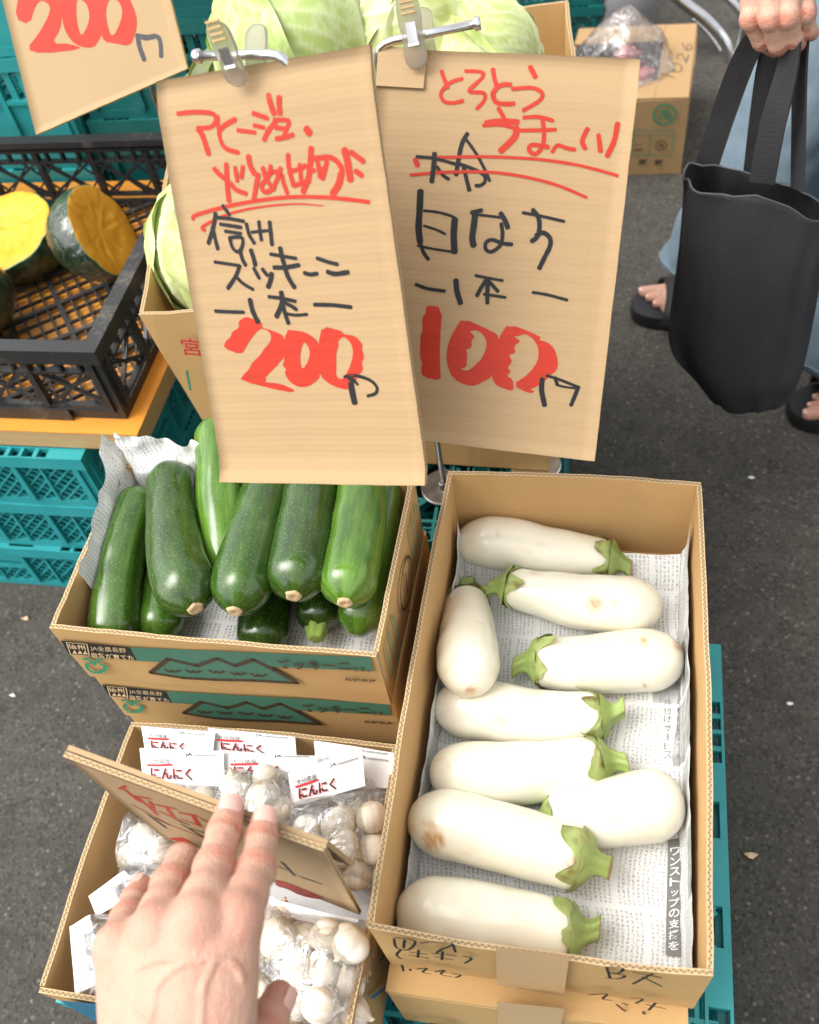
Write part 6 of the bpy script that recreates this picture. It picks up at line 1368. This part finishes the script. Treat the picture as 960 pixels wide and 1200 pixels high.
def build_leg(ank, d, sgn):
    L, toes = foot_prims(ank, d, sgn)
    def fn(P):
        D = None
        for a, b_, ra, rb in L: q = cone_d(P, a, b_, ra, rb); D = q if D is None else smin(D, q, .018)
        T = None
        for a, b_, ra, rb in toes: q = cone_d(P, a, b_, ra, rb); T = q if T is None else np.minimum(T, q)
        return smin(D, T, .004)
    pts = [p for a, b_, *_ in L + toes for p in (a, b_)]; lo = [min(p[k] for p in pts) - .05 for k in range(3)]; hi = [max(p[k] for p in pts) + .05 for k in range(3)]
    V, F = sdf_mesh(fn, lo, hi, .003); mb = MB(); mb.v = [tuple(p) for p in V]; mb.f = [list(map(int, f)) for f in F]; mb.mi = [0] * len(F); mb.uv = [[(0, 0)] * 4] * len(F)
    cl = []
    for p in V:
        k = max(math.exp(-((Vector(p) - t[1]).length / .012) ** 2) for t in toes); cl.append(SK0.lerp(SKR, .55 * k) * .92)
    obj('foot', mb, 'skin', hand2, smooth=True, cols=[tuple(c) for c in cl])
    for a, b_, ra, rb in toes:
        m = MB(); dd = (b_ - a).normalized(); c = b_ + dd * rb * .45 + Vector((0, 0, rb * .72)); m.lathe([(rb * .2, .0012), (rb * .55, .001), (rb * .62, 0)][::-1], 12, c, 0); obj('toenail', m, 'label_red' if False else 'nail', hand2, smooth=True)
    return d
def sandal(ank, d, sgn):
    sd = Vector((-d.y, d.x, 0)) * sgn; outl = []
    for k in range(40):
        a = 2 * PI * k / 40; l = math.cos(a); w_ = math.sin(a); L = .135; Wd = .050 + .006 * l; e = .72
        outl.append(ank + d * (.052 + L * math.copysign(abs(l) ** .85, l)) + sd * (Wd * math.copysign(abs(w_) ** e, w_) + .002))
    m = MB(); zs = [(.0, .97), (.006, 1.0), (.022, 1.0), (.028, .985)]; c = sum(outl, Vector()) / 40; v = []
    for z, k in zs: v += [Vector((c.x + (p.x - c.x) * k, c.y + (p.y - c.y) * k, z + .001)) for p in outl]
    m.add(v, [(i * 40 + k, i * 40 + (k + 1) % 40, (i + 1) * 40 + (k + 1) % 40, (i + 1) * 40 + k) for i in range(3) for k in range(40)] + [tuple(range(40))[::-1], tuple(120 + k for k in range(40))]); obj('sandal_sole', m, 'sandal_black', hand2, smooth=False)
    for s0, s1_, nm in ((.078, .138, 'sandal_strap'), (-.035, -.005, 'sandal_strap')):
        m = MB(); v = []; nn_ = 18
        for i in range(nn_ + 1):
            a = PI * i / nn_
            for s_ in (s0, s1_):
                hgt = .048 if s0 > 0 else .075; q = ank + d * (s_ + .012 * math.sin(a) * (1 if s_ == s0 else -1)) + sd * (.0545 * math.cos(a)); q.z = .020 + hgt * math.sin(a) ** .8 * (1.0 if s_ == s0 else .86); v.append(q)
        V2 = [Vector(p) + Vector((0, 0, .0045)) + sd * .004 * math.cos(PI * (i // 2) / nn_) for i, p in enumerate(v)]; K = len(v)
        f = [(2 * i, 2 * i + 1, 2 * i + 3, 2 * i + 2) for i in range(nn_)]; m.add(v + V2, f + [tuple(K + q for q in w_)[::-1] for w_ in f] + [(2 * i, 2 * i + 2, K + 2 * i + 2, K + 2 * i) for i in range(nn_)] + [(2 * i + 1, K + 2 * i + 1, K + 2 * i + 3, 2 * i + 3) for i in range(nn_)]); obj(nm, m, 'sandal_black', hand2, smooth=True)
for a, d, s_ in ((fA, fdA, -1), (fB, fdB, 1)): build_leg(a, d, s_); sandal(a, d, s_)
def trouser(ank, kn, hip, nm, seed, rb=(.098, .104, .118), hem=.10):
    path = crom([Vector((ank.x, ank.y, hem)), ank.lerp(kn, .5) + Vector((0, 0, .03)), kn, kn.lerp(hip, .5), hip], 10); n = 48; v = []; L = len(path)
    for i, p in enumerate(path):
        t = i / (L - 1); r = rb[0] + (rb[1] - rb[0]) * min(1, t * 2) + (rb[2] - rb[1]) * max(0, t * 2 - 1)
        for k in range(n):
            a = 2 * PI * k / n; fold = .014 * math.sin(4 * a + seed + t * 3) * (1 - .5 * t) + .010 * noise.noise(Vector((math.cos(a) * 2, math.sin(a) * 2, t * 7 + seed))) + .006 * noise.noise(Vector((math.cos(a) * 3, math.sin(a) * 3, t * 22)))
            v.append(p + Vector((math.cos(a), math.sin(a) * .9, 0)) * (r + fold) + Vector((0, 0, .008 * math.sin(2 * a + seed) if i == 0 else 0)))
    f = [(i * n + k, i * n + (k + 1) % n, (i + 1) * n + (k + 1) % n, (i + 1) * n + k) for i in range(L - 1) for k in range(n)]
    inner = [Vector(p) - (Vector(p) - path[i // n]) * .05 for i, p in enumerate(v[:4 * n])]; K = len(v)
    f += [(k, K + k, K + (k + 1) % n, (k + 1) % n) for k in range(n)] + [(K + i * n + k, K + (i + 1) * n + k, K + (i + 1) * n + (k + 1) % n, K + i * n + (k + 1) % n) for i in range(3) for k in range(n)]
    m = MB(); m.add(v + inner, f); o = obj(nm, m, 'denim', hand2, smooth=True)
    m = MB(); ring = [Vector(v[n + k]) + (Vector(v[n + k]) - path[1]).normalized() * .0008 + Vector((0, 0, .0)) for k in range(n)]; m.tube(ring + [ring[0]], .0013, 5); obj('hem_stitch', m, 'denim', hand2, smooth=True)
trouser(fA + Vector((-.034, .0, 0)), knA, hipA, 'jeans_leg', 1.0, hem=.115); trouser(fB + Vector((-.06, .0, 0)), knB + Vector((-.01, 0, 0)), hipB, 'jeans_leg', 2.3, rb=(.112, .112, .118), hem=.095)
m = MB(); tc_ = hipA.lerp(hipB, .5); m.lathe([(.165, -.04), (.175, .03), (.165, .12), (.15, .2), (.16, .32), (.175, .45), (.16, .55), (.07, .60)], 40, tc_); obj('shirt', m, 'shirt', hand2, smooth=True)

# tote bag: two sewn panels with a gusset, hanging from the hand
tb = thing('tote_bag', 'black canvas tote bag with a frayed pale rim hanging from the shopper\'s hand', 'tote bag', pp(870, 487, (0, 1.05, 0), (0, 1, 0)))
BY = 1.035
def by(x, y, dy=0): return pp(x, y, (0, BY + dy, 0), (0, 1, 0))
# outline rows from rim to base: left x, right x in the picture (straight down the cloth), depth of the gusset
rows = [((804, 193), (978, 247), .050), ((803, 215), (972, 266), .060), ((799, 270), (964, 310), .085), ((792, 330), (953, 370), .095), ((783, 385), (945, 415), .105), ((788, 412), (939, 435), .11), ((806, 434), (934, 446), .105), ((828, 458), (931, 458), .095), ((838, 465), (928, 463), .085)]
v = []; n = 48; F_ = []
for j, (a, b_, dp) in enumerate(rows):
    A_, B_q = by(*a, .02), by(*b_, -.02); c = (A_ + B_q) / 2; ax = (B_q - A_) / 2; dv = Vector((-ax.y, ax.x, 0)).normalized() * dp * .5
    for k in range(n):
        t = 2 * PI * k / n; cx, sx = math.cos(t), math.sin(t); e = .62; X = math.copysign(abs(cx) ** e, cx); Y = math.copysign(abs(sx) ** (.9 if j < 2 else .62), sx); g_ = min(1, max(.0, (X + 1) / .72)) ** .9 * (1 - .12 * max(0, X + .28)); Y = Y * (1 + (g_ - 1) * min(1, j / 3)) if Y < 0 else Y
        p = c + ax * X + dv * Y; p += dv.normalized() * (.015 * noise.noise(Vector((X * 2.6, j * .4, sx * 2))) + .005 * noise.noise(Vector((X * 6, j * .5, sx * 3 + 4)))) ; p.z += (.012 * math.sin(X * 3.2 + 1) * (Y < 0) - .004) if j == 0 else 0; v.append(p)
m = MB(); f = [(i * n + k, i * n + (k + 1) % n, (i + 1) * n + (k + 1) % n, (i + 1) * n + k) for i in range(len(rows) - 1) for k in range(n)] + [tuple((len(rows) - 1) * n + k for k in range(n))]; m.add(v, f)
bo = obj('bag_body', m, 'canvas_black', tb, smooth=True); sm = bo.modifiers.new('s', 'SUBSURF'); sm.levels = 2; sm.render_levels = 2; so_ = bo.modifiers.new('t', 'SOLIDIFY'); so_.thickness = .0016
m = MB(); rim = [Vector(p) for p in v[:n]]; m.tube(rim + [rim[0]], .0011, 6); obj('rim_seam', m, 'canvas_seam', tb, smooth=True)
def strap(p0, mid, p1, wv, nm='strap'):
    path = crom([p0, *mid, p1], 12); m = MB(); vv = []; L = len(path)
    for i, p in enumerate(path):
        t = (path[min(i + 1, L - 1)] - path[max(i - 1, 0)]).normalized(); k = i / (L - 1); w0 = wv[0].lerp(wv[1], min(1, k * 2)) if k < .5 else wv[1].lerp(wv[2], k * 2 - 1); w0 = (w0 - t * w0.dot(t)).normalized(); nn_ = t.cross(w0)
        hw = .0140 * (1 - .28 * math.exp(-((k - .5) / .18) ** 2))
        for a, b_ in ((-1, -1), (1, -1), (1, 1), (-1, 1)): vv.append(p + w0 * hw * a + nn_ * .0013 * b_)
    m.add(vv, [(i * 4 + k, i * 4 + (k + 1) % 4, i * 4 + 4 + (k + 1) % 4, i * 4 + 4 + k) for i in range(L - 1) for k in range(4)] + [(3, 2, 1, 0), tuple((L - 1) * 4 + k for k in range(4))]); return obj(nm, m, 'canvas_black', tb)
def hang(x, y, dy): return by(x, y, dy)
wx = Vector((.95, -.3, 0)); wy = Vector((.35, -.9, .1))
strap(hang(893, 214, -.045), [hang(905, 150, -.04), hang(922, 85, -.03), hang(931, 30, -.012), hang(930, 2, .012), hang(936, 25, .030), hang(937, 90, -.012)], hang(935, 222, -.052), (wx, wy, wy))
strap(hang(824, 208, .046), [hang(850, 128, .05), hang(874, 66, .04), hang(902, 22, .02), hang(920, 5, .015), hang(915, 30, .02), hang(900, 90, .04)], hang(884, 212, .045), (wx, wx, wx))

# ================================================================== BACKGROUND ODDS AND ENDS
m = MB(); P = [pz(770, -30, .62), pz(812, 15, .50), pz(838, 42, .42), pz(855, 62, .36), pz(866, 95, .30), pz(872, 150, .16)]
ht = thing('hand_truck', 'bent chrome tube frame of a cart standing behind the open carton', 'cart', pz(872, 150, 0) + Vector((.05, .05, 0)))
P2 = [Vector((-.02, 2.75, .55)), Vector((.12, 2.52, .52)), Vector((.20, 2.38, .44)), Vector((.235, 2.31, .33)), Vector((.24, 2.30, .18)), Vector((.24, 2.30, .02))]
def ch_pt(x, y, Y): return pp(x, y, (0, Y, 0), (0, 1, 0))
P2 = [ch_pt(775, -22, 2.42), ch_pt(800, 2, 2.40), ch_pt(828, 24, 2.38), ch_pt(850, 50, 2.36), ch_pt(862, 80, 2.35)]; P2 += [Vector((P2[-1].x + .015, 2.35, .12)), Vector((P2[-1].x + .015, 2.35, .004))]
m.tube(crom(P2, 8), .0135, 14); obj('main_tube', m, 'chrome', ht, smooth=True)
m = MB(); P3 = [ch_pt(812, 22, 2.43), ch_pt(832, 42, 2.42), ch_pt(852, 68, 2.40)]; P3 += [Vector((P3[-1].x + .03, 2.40, .004))]; m.tube(crom(P3, 8), .005, 10); obj('thin_rod', m, 'chrome', ht, smooth=True)
m = MB(); P4 = [ch_pt(840, -15, 2.52), ch_pt(858, 2, 2.50), ch_pt(876, 22, 2.48)]; P4 += [Vector((P4[-1].x + .05, 2.46, .004))]; m.tube(crom(P4, 8), .010, 12); obj('rear_tube', m, 'chrome', ht, smooth=True)
jp = Vector((-.015, 2.36, .0005)); jz = .17
m = MB(); m.lathe([(.07, 0), (.072, .01), (.072, .15), (.06, .19), (.03, .215), (.024, .22), (.024, .245), (.03, .247), (.03, .262), (.012, .266)], 28, jp); tag(obj('grey_jug', m, 'grey_jug', smooth=True), 'dark grey jug with a capped neck behind the open carton', 'jug')
# clear bag of red onions in the carton
ob = Vector((-.005, BGY + .15, .155)); orng = random.Random(3)
bgt = thing('onion_bag', 'clear plastic bag of reddish onions spilling out of the open carton marked 1026', 'vegetable bag', ob - Vector((0, 0, .1)))
for k in range(9):
    c = ob + Vector((orng.uniform(-.09, .07), orng.uniform(-.09, .09), orng.uniform(-.10, .03))); R_ = orng.uniform(.022, .030); m = MB(); prof = [(R_ * .1, -R_), (R_ * .6, -R_ * .8), (R_, -.1 * R_), (R_ * .85, R_ * .5), (R_ * .4, R_ * .85), (R_ * .12, R_ * 1.1), (R_ * .08, R_ * 1.4)]
    Rm_ = Matrix.Rotation(orng.uniform(-1, 1), 3, 'X') @ Matrix.Rotation(orng.uniform(-1, 1), 3, 'Y'); m.lathe(prof, 20, c, 0, Rm_); tag(obj('red_onion', m, 'bulb_onion', smooth=True), 'dull red onion inside the clear bag in the open carton', 'onion', 'red onions in the clear bag')
bm = bmesh.new(); bmesh.ops.create_icosphere(bm, subdivisions=5, radius=1); W = MB(); vv = []
for q in bm.verts:
    d = q.co.normalized(); k = 1 + .10 * noise.noise(d * 3) + .07 * abs(noise.noise(d * 8)); vv.append(ob + Vector((d.x * .115 * k - .005, d.y * .12 * k, d.z * .095 * k - .02 + (.05 * max(0, d.z) ** 6))))
W.add(vv, [[v_.index for v_ in f_.verts] for f_ in bm.faces]); bm.free(); obj('clear_film', W, 'bag_film', bgt, smooth=True)
# small litter on the asphalt
for k, (x, y, mt, sz, lb) in enumerate(((880, 1003, 'print_cream', .007, 'tan leaf scrap lying on the asphalt beside the right teal crate'), (925, 825, 'print_white', .004, 'pale scrap lying on the asphalt at the right edge'), (880, 560, 'print_white', .0045, 'tiny white scrap on the asphalt right of the eggplant box'), (15, 815, 'print_white', .004, 'tiny white scrap on the asphalt at the left edge'), (30, 725, 'print_cream', .006, 'thin straw coloured sliver on the asphalt by the lower left'))):
    c = pz(x, y, .002); m = MB(); pts = [c + Vector((sz * math.cos(a) * (1 + .4 * math.sin(3 * a + k)), sz * .55 * math.sin(a), .0018 + .001 * math.sin(2 * a))) for a in [2 * PI * i / 12 for i in range(12)]]; m.add(pts + [p - Vector((0, 0, .0012)) for p in pts], [tuple(range(12)), tuple(range(12, 24))[::-1]] + [(i, 12 + i, 12 + (i + 1) % 12, (i + 1) % 12) for i in range(12)]); tag(obj('scrap', m, mt), lb, 'litter')
